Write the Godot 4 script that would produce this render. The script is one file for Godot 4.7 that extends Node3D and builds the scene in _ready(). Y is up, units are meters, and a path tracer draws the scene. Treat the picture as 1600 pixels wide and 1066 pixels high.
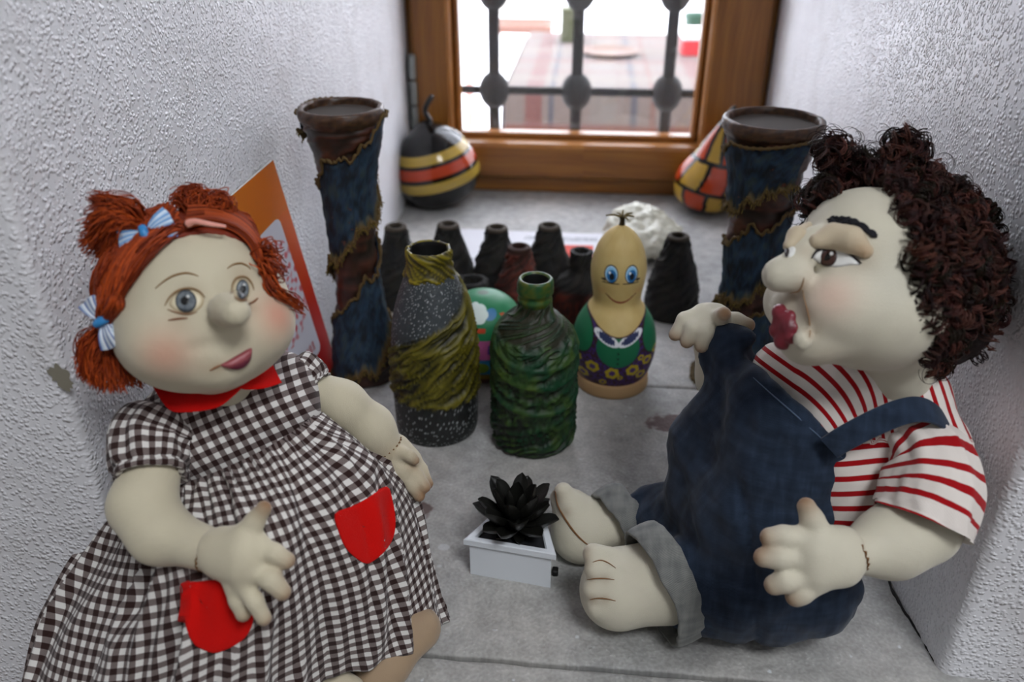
extends Node3D
# A window niche in a thick white wall, with two rag dolls, decorated bottles, painted gourds and a small planter.
# World: the niche floor is y = 0, -z runs into the niche towards its window.

const FOCAL := 1300.0
const EYE := Vector3(0, 0.5, 0)
var view := Basis.from_euler(Vector3(deg_to_rad(-29), deg_to_rad(5), 0))
var used_names := {}
var rng := RandomNumberGenerator.new()
var noise := FastNoiseLite.new()

func _ready():
	rng.seed = 7
	noise.seed = 3
	noise.frequency = 1.0
	noise.fractal_octaves = 3
	# --- camera
	var cam := Camera3D.new()
	cam.name = "camera"
	add_child(cam)
	cam.transform = Transform3D(view, EYE)
	cam.near = 0.02
	cam.far = 60.0
	var at := CameraAttributesPhysical.new()
	at.frustum_focal_length = FOCAL / 1066.0 * 24.0
	at.frustum_focus_distance = 0.6
	at.exposure_aperture = 5.6
	at.frustum_near = 0.02
	at.frustum_far = 60.0
	cam.attributes = at
	# --- sky and exposure
	var sm := ProceduralSkyMaterial.new()
	sm.sky_top_color = Color(0.93, 0.95, 1.0)
	sm.sky_horizon_color = Color(0.98, 0.98, 1.0)
	sm.ground_horizon_color = Color(0.85, 0.85, 0.85)
	sm.ground_bottom_color = Color(0.7, 0.7, 0.7)
	sm.sun_angle_max = 0.0
	var sky := Sky.new()
	sky.sky_material = sm
	var env := Environment.new()
	env.background_mode = Environment.BG_SKY
	env.sky = sky
	env.background_energy_multiplier = SKY_ENERGY
	env.tonemap_mode = Environment.TONE_MAPPER_LINEAR
	env.tonemap_exposure = 1.0
	env.sdfgi_enabled = true
	env.ssao_enabled = true
	env.ssil_enabled = true
	var we := WorldEnvironment.new()
	we.name = "world_environment"
	we.environment = env
	add_child(we)
	# --- setting, then things
	make_materials()
	build_setting()
	build_outside()
	build_bottles()
	build_vases()
	build_gourds()
	build_small_things()
	build_girl()
	build_boy()

const SKY_ENERGY := 10.0
const LAMP_ENERGY := 2.9

# ------------------------------------------------------------------ places
func W(px: float, py: float, z: float) -> Vector3:      # the point at depth z behind a place in the view
	return EYE + view * Vector3((px - 800.0) / FOCAL * z, -(py - 533.0) / FOCAL * z, -z)

func F(px: float, py: float, y := 0.0) -> Vector3:      # where that line of sight meets the level y
	var d := view * Vector3((px - 800.0) / FOCAL, -(py - 533.0) / FOCAL, -1)
	return EYE + d * ((y - EYE.y) / d.y)

func on_x(px: float, py: float, x: float) -> Vector3:
	var d := view * Vector3((px - 800.0) / FOCAL, -(py - 533.0) / FOCAL, -1)
	return EYE + d * ((x - EYE.x) / d.x)

func on_z(px: float, py: float, z: float) -> Vector3:
	var d := view * Vector3((px - 800.0) / FOCAL, -(py - 533.0) / FOCAL, -1)
	return EYE + d * ((z - EYE.z) / d.z)

# ------------------------------------------------------------------ objects
func numbered(called: String) -> String:
	if not used_names.has(called):
		used_names[called] = 0
		return called
	used_names[called] += 1
	return "%s_%03d" % [called, used_names[called]]

func tag(o: Node3D, label: String, category := "", group := "", kind := "") -> void:
	if label: o.set_meta("label", label)
	if category: o.set_meta("category", category)
	if group: o.set_meta("group", group)
	if kind: o.set_meta("kind", kind)

func thing(called: String, label: String, category: String, at := Vector3.ZERO, group := "") -> Node3D:
	var o := Node3D.new()
	o.name = numbered(called)
	add_child(o)
	o.position = at
	tag(o, label, category, group)
	return o

func put(called: String, mesh: Mesh, m: Material, parent: Node3D) -> MeshInstance3D:
	var o := MeshInstance3D.new()
	o.name = called if parent != self else numbered(called)
	o.mesh = mesh
	o.material_override = m
	parent.add_child(o, true)
	return o

func struct(called: String, mesh: Mesh, m: Material, parent: Node3D = self) -> MeshInstance3D:
	var o := put(called, mesh, m, parent)
	if parent == self:
		o.set_meta("kind", "structure")
	return o

# ------------------------------------------------------------------ mesh building
class Geo:
	var v := PackedVector3Array()
	var n := PackedVector3Array()
	var uv := PackedVector2Array()
	var c := PackedColorArray()
	var i := PackedInt32Array()
	var colored := false

	# rows of points; the outside is on the left hand of (along j) x (along i)
	func grid(rows: Array, close := false, flip := false, uvs: Array = [], cols: Array = []) -> void:
		var base := v.size()
		var nr := rows.size()
		var nc: int = rows[0].size()
		var nn := PackedVector3Array()
		nn.resize(nr * nc)
		for r in nr:
			v.append_array(rows[r])
			if uvs.size(): uv.append_array(uvs[r])
			else:
				for k in nc: uv.append(Vector2(float(k) / nc, float(r) / nr))
			if cols.size():
				c.append_array(cols[r])
				colored = true
			else:
				for k in nc: c.append(Color.WHITE)
		var last := nc if close else nc - 1
		for r in nr - 1:
			var ra: PackedVector3Array = rows[r]
			var rb: PackedVector3Array = rows[r + 1]
			for k in last:
				var k2 := (k + 1) % nc
				var a := r * nc + k
				var b := r * nc + k2
				var cc := (r + 1) * nc + k2
				var d := (r + 1) * nc + k
				var m := (rb[k2] - ra[k]).cross(rb[k] - ra[k2])
				if flip:
					m = -m
					i.append_array([base + a, base + b, base + cc, base + a, base + cc, base + d])
				else:
					i.append_array([base + a, base + cc, base + b, base + a, base + d, base + cc])
				nn[a] += m
				nn[b] += m
				nn[cc] += m
				nn[d] += m
		# a row or a column whose two ends lie on one another shares its normals
		if not close:
			for r in nr:
				if rows[r][0].distance_squared_to(rows[r][nc - 1]) < 1e-12:
					var s := nn[r * nc] + nn[r * nc + nc - 1]
					nn[r * nc] = s
					nn[r * nc + nc - 1] = s
		for r in [0, nr - 1]:
			if rows[r][0].distance_squared_to(rows[r][nc / 2]) < 1e-12 and rows[r][0].distance_squared_to(rows[r][nc / 4]) < 1e-12:
				var s := Vector3.ZERO
				for k in nc: s += nn[r * nc + k]
				for k in nc: nn[r * nc + k] = s
		for k in nn.size():
			n.append(nn[k].normalized() if nn[k].length_squared() > 1e-20 else Vector3.UP)

	func flat(pts: PackedVector3Array, normal: Vector3, uvs := PackedVector2Array(), col := Color.WHITE) -> void:   # a convex polygon with its own edges
		var base := v.size()
		v.append_array(pts)
		for k in pts.size():
			n.append(normal)
			uv.append(uvs[k] if uvs.size() else Vector2.ZERO)
			c.append(col)
		var turn := (pts[1] - pts[0]).cross(pts[2] - pts[0]).dot(normal)
		for k in range(1, pts.size() - 1):
			if turn > 0: i.append_array([base, base + k + 1, base + k])
			else: i.append_array([base, base + k, base + k + 1])

	func tube(path: PackedVector3Array, radii: PackedFloat32Array, sides := 6, col := Color.WHITE, caps := true, squash := 1.0, col2 = null) -> void:
		var m := path.size()
		var rows := []
		var cols := []
		var up := Vector3.UP
		for k in m:
			var t := (path[mini(k + 1, m - 1)] - path[maxi(k - 1, 0)])
			t = t.normalized() if t.length_squared() > 1e-16 else Vector3.UP
			if k == 0: up = Vector3.UP if absf(t.y) < 0.9 else Vector3.RIGHT
			var s := t.cross(up).normalized()
			up = s.cross(t)
			var row := PackedVector3Array()
			var cr := PackedColorArray()
			for q in sides:
				var a := TAU * q / sides
				row.append(path[k] + (s * cos(a) - up * sin(a) * squash) * radii[mini(k, radii.size() - 1)])
				cr.append(col if col2 == null else col.lerp(col2, float(k) / (m - 1)))
			rows.append(row)
			cols.append(cr)
		if caps:
			for e in [0, m - 1]:
				var t2 := (path[1] - path[0]).normalized() if e == 0 else (path[m - 1] - path[m - 2]).normalized()
				var tip := path[e] + (-t2 if e == 0 else t2) * radii[mini(e, radii.size() - 1)] * 0.6
				var row := PackedVector3Array()
				var cr := PackedColorArray()
				for q in sides:
					row.append(tip)
					cr.append(cols[0][0] if e == 0 else cols[cols.size() - 1][0])
				if e == 0:
					rows.push_front(row)
					cols.push_front(cr)
				else:
					rows.append(row)
					cols.append(cr)
		grid(rows, true, false, [], cols)

	func lathe(profile: PackedVector2Array, sides := 48, at := Vector3.ZERO, col := Color.WHITE) -> void:   # profile of (radius, height), from the bottom outside up
		var rows := []
		var uvs := []
		var cols := []
		for p in profile:
			var row := PackedVector3Array()
			var ur := PackedVector2Array()
			var cr := PackedColorArray()
			for q in sides + 1:
				var a := TAU * q / sides
				row.append(at + Vector3(cos(a) * p.x, p.y, -sin(a) * p.x))
				ur.append(Vector2(float(q) / sides, p.y))
				cr.append(col)
			rows.append(row)
			uvs.append(ur)
			cols.append(cr)
		grid(rows, false, false, uvs, cols)

	func box(size: Vector3, at := Vector3.ZERO, bevel := 0.002, turn := Basis(), col := Color.WHITE) -> void:   # a box with chamfered edges
		var h := size / 2.0
		bevel = minf(bevel, minf(h.x, minf(h.y, h.z)) * 0.9)
		for ax in 3:
			for s in [-1.0, 1.0]:
				var u := (ax + 1) % 3
				var w := (ax + 2) % 3
				var nor := Vector3.ZERO
				nor[ax] = s
				var q := PackedVector3Array()
				for e in [[-1, -1], [1, -1], [1, 1], [-1, 1]]:
					var p := Vector3.ZERO
					p[ax] = s * h[ax]
					p[u] = e[0] * (h[u] - bevel)
					p[w] = e[1] * (h[w] - bevel)
					q.append(at + turn * p)
				flat(q, turn * nor, [Vector2(-h[u], -h[w]), Vector2(h[u], -h[w]), Vector2(h[u], h[w]), Vector2(-h[u], h[w])], col)
				for s2 in [-1.0, 1.0]:      # the chamfer between this side and side s2 of the next axis
					var q2 := PackedVector3Array()
					for e in [-1.0, 1.0]:
						var p := Vector3.ZERO
						p[ax] = s * h[ax]
						p[u] = s2 * (h[u] - bevel)
						p[w] = e * (h[w] - bevel)
						q2.append(at + turn * p)
					for e in [1.0, -1.0]:
						var p := Vector3.ZERO
						p[ax] = s * (h[ax] - bevel)
						p[u] = s2 * h[u]
						p[w] = e * (h[w] - bevel)
						q2.append(at + turn * p)
					var n2 := Vector3.ZERO
					n2[ax] = s
					n2[u] = s2
					flat(q2, turn * n2.normalized(), PackedVector2Array(), col)
		for sx in [-1.0, 1.0]:
			for sy in [-1.0, 1.0]:
				for sz in [-1.0, 1.0]:
					var sg := Vector3(sx, sy, sz)
					var q3 := PackedVector3Array()
					for ax in 3:
						var p := sg * (h - Vector3.ONE * bevel)
						p[ax] = sg[ax] * h[ax]
						q3.append(at + turn * p)
					flat(q3, turn * sg.normalized(), PackedVector2Array(), col)

	func slab(outline: PackedVector2Array, y0: float, y1: float, smooth := false, col := Color.WHITE) -> void:    # a plan (x, z) outline raised from y0 to y1
		var tri := Geometry2D.triangulate_polygon(outline)
		for s in 2:
			var base := v.size()
			for p in outline:
				v.append(Vector3(p.x, y1 if s else y0, p.y))
				n.append(Vector3.UP if s else Vector3.DOWN)
				uv.append(p)
				c.append(col)
			for k in range(0, tri.size(), 3):
				var a := outline[tri[k]]
				var turned := (outline[tri[k + 1]] - a).cross(outline[tri[k + 2]] - a) > 0
				if turned == (s == 1): i.append_array([base + tri[k], base + tri[k + 1], base + tri[k + 2]])
				else: i.append_array([base + tri[k], base + tri[k + 2], base + tri[k + 1]])
		var area := 0.0
		for k in outline.size():
			area += outline[k].cross(outline[(k + 1) % outline.size()])
		var m := outline.size()
		for k in m:
			var a := outline[k]
			var b := outline[(k + 1) % m]
			var d := (b - a).normalized() * signf(area)
			var nor := Vector3(d.y, 0, -d.x)
			if smooth:
				var na := Vector2.ZERO
				var nb := Vector2.ZERO
				var prev := (a - outline[(k + m - 1) % m]).normalized() * signf(area)
				var next := (outline[(k + 2) % m] - b).normalized() * signf(area)
				na = (d + prev).normalized() if d.dot(prev) > 0.7 else d
				nb = (d + next).normalized() if d.dot(next) > 0.7 else d
				flat([Vector3(a.x, y0, a.y), Vector3(b.x, y0, b.y), Vector3(b.x, y1, b.y), Vector3(a.x, y1, a.y)], nor, [Vector2(a.length(), y0), Vector2(b.length(), y0), Vector2(b.length(), y1), Vector2(a.length(), y1)], col)
				var z := n.size()
				n[z - 4] = Vector3(na.y, 0, -na.x)
				n[z - 1] = n[z - 4]
				n[z - 3] = Vector3(nb.y, 0, -nb.x)
				n[z - 2] = n[z - 3]
			else:
				flat([Vector3(a.x, y0, a.y), Vector3(b.x, y0, b.y), Vector3(b.x, y1, b.y), Vector3(a.x, y1, a.y)], nor, PackedVector2Array(), col)

	func shift(by: Vector3) -> Geo:
		for k in v.size(): v[k] += by
		return self

	func mesh() -> ArrayMesh:
		var a := []
		a.resize(Mesh.ARRAY_MAX)
		a[Mesh.ARRAY_VERTEX] = v
		a[Mesh.ARRAY_NORMAL] = n
		a[Mesh.ARRAY_TEX_UV] = uv
		if colored: a[Mesh.ARRAY_COLOR] = c
		a[Mesh.ARRAY_INDEX] = i
		var m := ArrayMesh.new()
		m.add_surface_from_arrays(Mesh.PRIMITIVE_TRIANGLES, a)
		return m

# ------------------------------------------------------------------ soft bodies: joined capsules and ellipsoids, meshed as surface nets
class Blob:
	var kind := PackedInt32Array()
	var pa := PackedVector3Array()
	var pb := PackedVector3Array()
	var ra := PackedFloat32Array()
	var rb := PackedFloat32Array()
	var sm := PackedFloat32Array()
	var bases: Array[Basis] = []
	var rad := PackedVector3Array()
	var cut := PackedInt32Array()

	func bone(a: Vector3, b: Vector3, r1: float, r2: float, k := 0.006, carve := 0) -> Blob:
		kind.append(0); pa.append(a); pb.append(b); ra.append(r1); rb.append(r2); sm.append(k)
		bases.append(Basis()); rad.append(Vector3.ONE); cut.append(carve)
		return self

	func egg(a: Vector3, r: Vector3, axes := Basis(), k := 0.006, carve := 0) -> Blob:
		kind.append(1); pa.append(a); pb.append(a); ra.append(0); rb.append(0); sm.append(k)
		bases.append(axes.inverse()); rad.append(r); cut.append(carve)
		return self

	func chain(pts: Array, radii: Array, k := 0.006) -> Blob:
		for q in pts.size() - 1:
			bone(pts[q], pts[q + 1], radii[q], radii[q + 1], k)
		return self

	func at(p: Vector3) -> float:
		var d := 1e3
		for q in kind.size():
			var e: float
			if kind[q] == 0:
				var ab := pb[q] - pa[q]
				var t := clampf((p - pa[q]).dot(ab) / ab.length_squared(), 0.0, 1.0)
				e = (p - pa[q] - ab * t).length() - lerpf(ra[q], rb[q], t)
			else:
				var l := bases[q] * (p - pa[q])
				var r := rad[q]
				var k0 := (l / r).length()
				var k1 := (l / (r * r)).length()
				e = k0 * (k0 - 1.0) / k1 if k1 > 1e-6 else -minf(r.x, minf(r.y, r.z))
			var k := sm[q]
			if cut[q]:
				var hh := maxf(k - absf(-e - d), 0.0) / k
				d = maxf(d, -e) + hh * hh * k * 0.25
			else:
				var hh := maxf(k - absf(e - d), 0.0) / k
				d = minf(d, e) - hh * hh * k * 0.25
		return d

	func slope(p: Vector3, h := 0.0008) -> Vector3:
		return Vector3(at(p + Vector3(h, 0, 0)) - at(p - Vector3(h, 0, 0)), at(p + Vector3(0, h, 0)) - at(p - Vector3(0, h, 0)), at(p + Vector3(0, 0, h)) - at(p - Vector3(0, 0, h))).normalized()

	func hit(from: Vector3, dir: Vector3) -> Vector3:     # where a ray meets the surface
		var t := 0.0
		for k in 90:
			var d := at(from + dir * t)
			t += d * 0.8
			if absf(d) < 0.00004: break
			if t > 3.0: break
		return from + dir * t

	func snap(p: Vector3) -> Vector3:                    # the nearest place on the surface
		for k in 5:
			p -= slope(p) * at(p)
		return p

	func bounds() -> AABB:
		var b := AABB(pa[0], Vector3.ZERO)
		for q in kind.size():
			if cut[q]: continue
			var r := maxf(maxf(ra[q], rb[q]), 0.0)
			if kind[q] == 1: r = maxf(rad[q].x, maxf(rad[q].y, rad[q].z))
			b = b.merge(AABB(pa[q], Vector3.ZERO).grow(r)).merge(AABB(pb[q], Vector3.ZERO).grow(r))
		return b

	# paint(p, n) -> Color, lay(p, n) -> Vector2, bend(p, n) -> metres along the normal
	func mesh(cell: float, paint = null, lay = null, bend = null, origin := Vector3.ZERO) -> ArrayMesh:
		var b := bounds().grow(cell * 3.0)
		var nx := int(ceil(b.size.x / cell / 4.0)) * 4 + 1
		var ny := int(ceil(b.size.y / cell / 4.0)) * 4 + 1
		var nz := int(ceil(b.size.z / cell / 4.0)) * 4 + 1
		var lo := b.position
		var field := PackedFloat32Array()
		field.resize(nx * ny * nz)
		field.fill(1.0)
		var reach := cell * 4.0 * 0.87 * 1.35 + cell * 2.5
		var live := []
		for bz in range(0, nz - 1, 4):
			for by in range(0, ny - 1, 4):
				for bx in range(0, nx - 1, 4):
					var d := at(lo + Vector3(bx + 2, by + 2, bz + 2) * cell)
					var near := absf(d) < reach
					if near: live.append(Vector3i(bx, by, bz))
					for z in range(bz, mini(bz + 4, nz)):
						for y in range(by, mini(by + 4, ny)):
							var row := (z * ny + y) * nx
							if near:
								for x in range(bx, mini(bx + 4, nx)):
									field[row + x] = at(lo + Vector3(x, y, z) * cell)
							else:
								for x in range(bx, mini(bx + 4, nx)):
									field[row + x] = d
		var ids := {}
		var vs := PackedVector3Array()
		var tri := PackedInt32Array()
		var sy := nx
		var sz := nx * ny
		var offs := PackedInt32Array([0, 1, sy, sy + 1, sz, sz + 1, sz + sy, sz + sy + 1])
		var edges := PackedInt32Array([0, 1, 2, 3, 4, 5, 6, 7, 0, 2, 1, 3, 4, 6, 5, 7, 0, 4, 1, 5, 2, 6, 3, 7])
		for blk: Vector3i in live:
			for z in range(blk.z, mini(blk.z + 4, nz - 1)):
				for y in range(blk.y, mini(blk.y + 4, ny - 1)):
					for x in range(blk.x, mini(blk.x + 4, nx - 1)):
						var at0 := (z * ny + y) * nx + x
						var inside := 0
						for q in 8:
							if field[at0 + offs[q]] < 0.0: inside += 1
						if inside == 0 or inside == 8: continue
						var sum := Vector3.ZERO
						var cnt := 0
						for e in range(0, 24, 2):
							var f0 := field[at0 + offs[edges[e]]]
							var f1 := field[at0 + offs[edges[e + 1]]]
							if (f0 < 0.0) != (f1 < 0.0):
								var t := f0 / (f0 - f1)
								var c0 := edges[e]
								var c1 := edges[e + 1]
								var p0 := Vector3(c0 & 1, (c0 >> 1) & 1, c0 >> 2)
								var p1 := Vector3(c1 & 1, (c1 >> 1) & 1, c1 >> 2)
								sum += p0.lerp(p1, t)
								cnt += 1
						ids[at0] = vs.size()
						vs.append(lo + (Vector3(x, y, z) + sum / cnt) * cell)
		for at0: int in ids:
			# quads round the crossed edges that leave this cell's first corner
			var f0 := field[at0]
			for ax in 3:
				var s: int = [1, sy, sz][ax]
				var u: int = [sy, sz, 1][ax]
				var w: int = [sz, 1, sy][ax]
				if (f0 < 0.0) == (field[at0 + s] < 0.0): continue
				if not (ids.has(at0 - u) and ids.has(at0 - w) and ids.has(at0 - u - w)): continue
				var a: int = ids[at0]
				var bq: int = ids[at0 - u]
				var cq: int = ids[at0 - u - w]
				var dq: int = ids[at0 - w]
				if f0 < 0.0: tri.append_array([a, cq, bq, a, dq, cq])
				else: tri.append_array([a, bq, cq, a, cq, dq])
		var ns := PackedVector3Array()
		ns.resize(vs.size())
		for t in range(0, tri.size(), 3):
			var m := (vs[tri[t + 2]] - vs[tri[t]]).cross(vs[tri[t + 1]] - vs[tri[t]])
			ns[tri[t]] += m
			ns[tri[t + 1]] += m
			ns[tri[t + 2]] += m
		for k in ns.size(): ns[k] = ns[k].normalized()
		if bend != null:
			for k in vs.size(): vs[k] += ns[k] * float(bend.call(vs[k], ns[k]))
			ns.fill(Vector3.ZERO)
			for t in range(0, tri.size(), 3):
				var m := (vs[tri[t + 2]] - vs[tri[t]]).cross(vs[tri[t + 1]] - vs[tri[t]])
				ns[tri[t]] += m
				ns[tri[t + 1]] += m
				ns[tri[t + 2]] += m
			for k in ns.size(): ns[k] = ns[k].normalized()
		var arr := []
		arr.resize(Mesh.ARRAY_MAX)
		if paint != null:
			var cs := PackedColorArray()
			cs.resize(vs.size())
			for k in vs.size(): cs[k] = paint.call(vs[k], ns[k])
			arr[Mesh.ARRAY_COLOR] = cs
		if lay != null:
			var us := PackedVector2Array()
			us.resize(vs.size())
			for k in vs.size(): us[k] = lay.call(vs[k], ns[k])
			arr[Mesh.ARRAY_TEX_UV] = us
		if origin != Vector3.ZERO:
			for k in vs.size(): vs[k] -= origin
		arr[Mesh.ARRAY_VERTEX] = vs
		arr[Mesh.ARRAY_NORMAL] = ns
		arr[Mesh.ARRAY_INDEX] = tri
		var out := ArrayMesh.new()
		out.add_surface_from_arrays(Mesh.PRIMITIVE_TRIANGLES, arr)
		return out

func smooth_path(pts: Array, steps := 6) -> PackedVector3Array:      # Catmull-Rom through the points
	var out := PackedVector3Array()
	var m := pts.size()
	for k in m - 1:
		var a: Vector3 = pts[maxi(k - 1, 0)]
		var b: Vector3 = pts[k]
		var c: Vector3 = pts[k + 1]
		var d: Vector3 = pts[mini(k + 2, m - 1)]
		for s in steps:
			out.append(b.cubic_interpolate(c, a, d, float(s) / steps))
	out.append(pts[m - 1])
	return out

func smooth_profile(pts: Array, steps := 6) -> PackedVector2Array:
	var out := PackedVector2Array()
	var m := pts.size()
	for k in m - 1:
		var a: Vector2 = pts[maxi(k - 1, 0)]
		var b: Vector2 = pts[k]
		var c: Vector2 = pts[k + 1]
		var d: Vector2 = pts[mini(k + 2, m - 1)]
		for s in steps:
			out.append(b.cubic_interpolate(c, a, d, float(s) / steps))
	out.append(pts[m - 1])
	return out

func linear(r: float, g: float, b: float) -> Color:      # an sRGB colour as a linear vertex colour
	return Color(r, g, b).srgb_to_linear()

# ------------------------------------------------------------------ materials
var M := {}

func plain(col: Color, rough := 0.8, painted := false) -> StandardMaterial3D:
	var m := StandardMaterial3D.new()
	m.albedo_color = col
	m.roughness = rough
	m.vertex_color_use_as_albedo = painted
	return m

func noise_tex(freq: float, size := 512, octaves := 3, kind := FastNoiseLite.TYPE_SIMPLEX_SMOOTH, sd := 1, ramp: Gradient = null) -> NoiseTexture2D:
	var t := NoiseTexture2D.new()
	var f := FastNoiseLite.new()
	f.noise_type = kind
	f.seed = sd
	f.frequency = freq
	f.fractal_octaves = octaves
	if kind == FastNoiseLite.TYPE_CELLULAR:
		f.cellular_return_type = FastNoiseLite.RETURN_DISTANCE
	t.width = size
	t.height = size
	t.seamless = true
	t.noise = f
	if ramp: t.color_ramp = ramp
	return t

func ramp(stops: Array) -> Gradient:
	var g := Gradient.new()
	var o := PackedFloat32Array()
	var c := PackedColorArray()
	for s in stops:
		o.append(s[0])
		c.append(s[1])
	g.offsets = o
	g.colors = c
	return g

func relief(m: StandardMaterial3D, t: Texture2D, depth_cm: float) -> StandardMaterial3D:
	m.heightmap_enabled = true
	m.heightmap_texture = t
	m.heightmap_scale = depth_cm
	return m

func triplanar(m: StandardMaterial3D, per_metre: float, world := true) -> StandardMaterial3D:
	m.uv1_triplanar = true
	m.uv1_world_triplanar = world
	m.uv1_scale = Vector3.ONE * per_metre
	m.uv1_triplanar_sharpness = 4.0
	return m

func picture(w: int, h: int, f: Callable) -> ImageTexture:
	var im := Image.create(w, h, false, Image.FORMAT_RGB8)
	for y in h:
		for x in w:
			im.set_pixel(x, y, f.call(x, y))
	return ImageTexture.create_from_image(im)

func pebbles(size: int, count: int) -> ImageTexture:      # small round dabs of paint, as a roller leaves them
	var h := PackedFloat32Array()
	h.resize(size * size)
	var r := RandomNumberGenerator.new()
	r.seed = 17
	for k in count:
		var cx := r.randi_range(0, size - 1)
		var cy := r.randi_range(0, size - 1)
		var rad := r.randf_range(3.0, 8.5)
		var tall := rad / 8.5 * r.randf_range(0.5, 1.0)
		var sx := r.randf_range(0.7, 1.3)
		var e := int(rad * 1.4) + 1
		for y in range(-e, e + 1):
			for x in range(-e, e + 1):
				var d := (x * x * sx + y * y / sx) / (rad * rad)
				if d < 1.0:
					var at := posmod(cy + y, size) * size + posmod(cx + x, size)
					var v := tall * (1.0 - d) * (1.0 - d)
					h[at] = maxf(h[at], v) + 0.15 * minf(h[at], v)
	var b := PackedByteArray()
	b.resize(size * size)
	for k in size * size: b[k] = clampi(int(h[k] * 225.0), 0, 255)
	return ImageTexture.create_from_image(Image.create_from_data(size, size, false, Image.FORMAT_L8, b))

func make_materials() -> void:
	# stuccoed white paint: a bumpy, slightly glossy coat
	var wall := plain(Color(0.9, 0.9, 0.912), 0.34)
	wall.albedo_texture = noise_tex(0.006, 512, 4, FastNoiseLite.TYPE_SIMPLEX_SMOOTH, 5, ramp([[0.0, Color(0.93, 0.925, 0.92)], [0.5, Color(0.98, 0.98, 0.98)], [1.0, Color(1, 1, 1)]]))
	relief(wall, pebbles(1024, 9500), 0.12)
	M.wall = triplanar(wall, 1.0 / 0.26)
	var white := plain(Color(0.93, 0.93, 0.93), 0.7)
	M.white = white
	# grey plastered stone of the niche floor, with lime specks
	var n1 := FastNoiseLite.new()
	n1.frequency = 0.006
	n1.fractal_octaves = 5
	n1.seed = 21
	var n2 := FastNoiseLite.new()
	n2.frequency = 0.045
	n2.fractal_octaves = 4
	n2.seed = 4
	var n3 := FastNoiseLite.new()
	n3.frequency = 0.22
	n3.seed = 9
	n3.noise_type = FastNoiseLite.TYPE_SIMPLEX
	var a := n1.get_image(720, 1200).get_data()
	var b := n2.get_image(720, 1200).get_data()
	var d := n3.get_image(720, 1200).get_data()
	var bytes := PackedByteArray()
	bytes.resize(720 * 1200 * 3)
	var bump := PackedByteArray()
	bump.resize(720 * 1200)
	for k in 720 * 1200:
		var g := 0.635 + (a[k] - 128) * 0.0005 + (b[k] - 128) * 0.00045 + (d[k] - 128) * 0.0004
		var speck := clampf((d[k] - 204) * 0.02 + (b[k] - 150) * 0.004, 0.0, 1.0)
		g = lerpf(g, 0.80, speck * 0.7)
		g = clampf(g, 0.0, 1.0)
		var warm := (a[k] - 128) * 0.00005
		bytes[k * 3] = int(255 * clampf(g + 0.004 + warm, 0, 1))
		bytes[k * 3 + 1] = int(255 * g)
		bytes[k * 3 + 2] = int(255 * clampf(g - 0.014 - warm, 0, 1))
		bump[k] = clampi(int(90 + (b[k] - 128) * 0.4 + (d[k] - 128) * 0.25 + speck * 50), 0, 255)
	var im := Image.create_from_data(720, 1200, false, Image.FORMAT_RGB8, bytes)
	# two old reddish-brown stains soaked into the stone, and lime splashes
	for s in [[F(1052, 662), 0.030, 0.021, Color(0.37, 0.29, 0.285), 0.85], [F(655, 797), 0.014, 0.012, Color(0.30, 0.22, 0.21), 0.7]]:
		stain(im, s[0], s[1], s[2], s[3], s[4], n2)
	var r2 := RandomNumberGenerator.new()
	r2.seed = 12
	for k in 190:
		var at := Vector3(r2.randf_range(-0.33, 0.33), 0, r2.randf_range(-1.0, -0.3))
		var big := k < 12
		stain(im, at, r2.randf_range(0.004, 0.008) if big else r2.randf_range(0.0008, 0.0022), r2.randf_range(0.003, 0.006) if big else r2.randf_range(0.0008, 0.002), Color(0.80, 0.82, 0.83), r2.randf_range(0.35, 0.9), n2)
	var stone := plain(Color(1, 1, 1), 0.72)
	stone.albedo_texture = ImageTexture.create_from_image(im)
	stone.texture_repeat = false
	relief(stone, ImageTexture.create_from_image(Image.create_from_data(720, 1200, false, Image.FORMAT_L8, bump)), 0.25)
	M.stone = stone
	# varnished pine
	var wood := plain(Color(1, 1, 1), 0.33)
	var wn := FastNoiseLite.new()
	wn.frequency = 0.012
	wn.fractal_octaves = 4
	wood.albedo_texture = picture(128, 512, func(x, y):
		var g := wn.get_noise_2d(x * 5.0, y * 0.35) * 0.5 + 0.5 + 0.1 * sin(x * 0.9 + wn.get_noise_2d(x * 0.5, y * 0.2) * 12.0)
		return Color(0.47, 0.285, 0.10).lerp(Color(0.65, 0.43, 0.18), clampf(g, 0, 1)))
	M.wood = wood
	M.iron = plain(Color(0.12, 0.12, 0.125) * 0.25, 0.7)
	M.iron.metallic_specular = 0.25
	M.zinc = plain(Color(0.62, 0.64, 0.63), 0.4)
	M.zinc.metallic = 0.7
	M.black = plain(Color(0.02, 0.02, 0.02), 0.6)
	var glass := StandardMaterial3D.new()
	glass.transparency = BaseMaterial3D.TRANSPARENCY_ALPHA
	glass.albedo_color = Color(1, 1, 1, 0.04)
	glass.roughness = 0.02
	M.glass = glass
	# vertex-painted surfaces
	M.painted_matt = plain(Color.WHITE, 0.8, true)
	M.painted_satin = plain(Color.WHITE, 0.42, true)
	M.painted_semi = plain(Color.WHITE, 0.55, true)
	M.painted_gloss = plain(Color.WHITE, 0.16, true)
	var sk := plain(Color.WHITE, 0.75, true)
	sk.rim_enabled = true
	sk.rim = 0.35
	relief(sk, noise_tex(0.35, 256, 2, FastNoiseLite.TYPE_SIMPLEX, 3), 0.02)
	M.skin = triplanar(sk, 18.0, false)
	# cloths
	M.gingham = cloth(Color.WHITE, 0.9)
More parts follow.
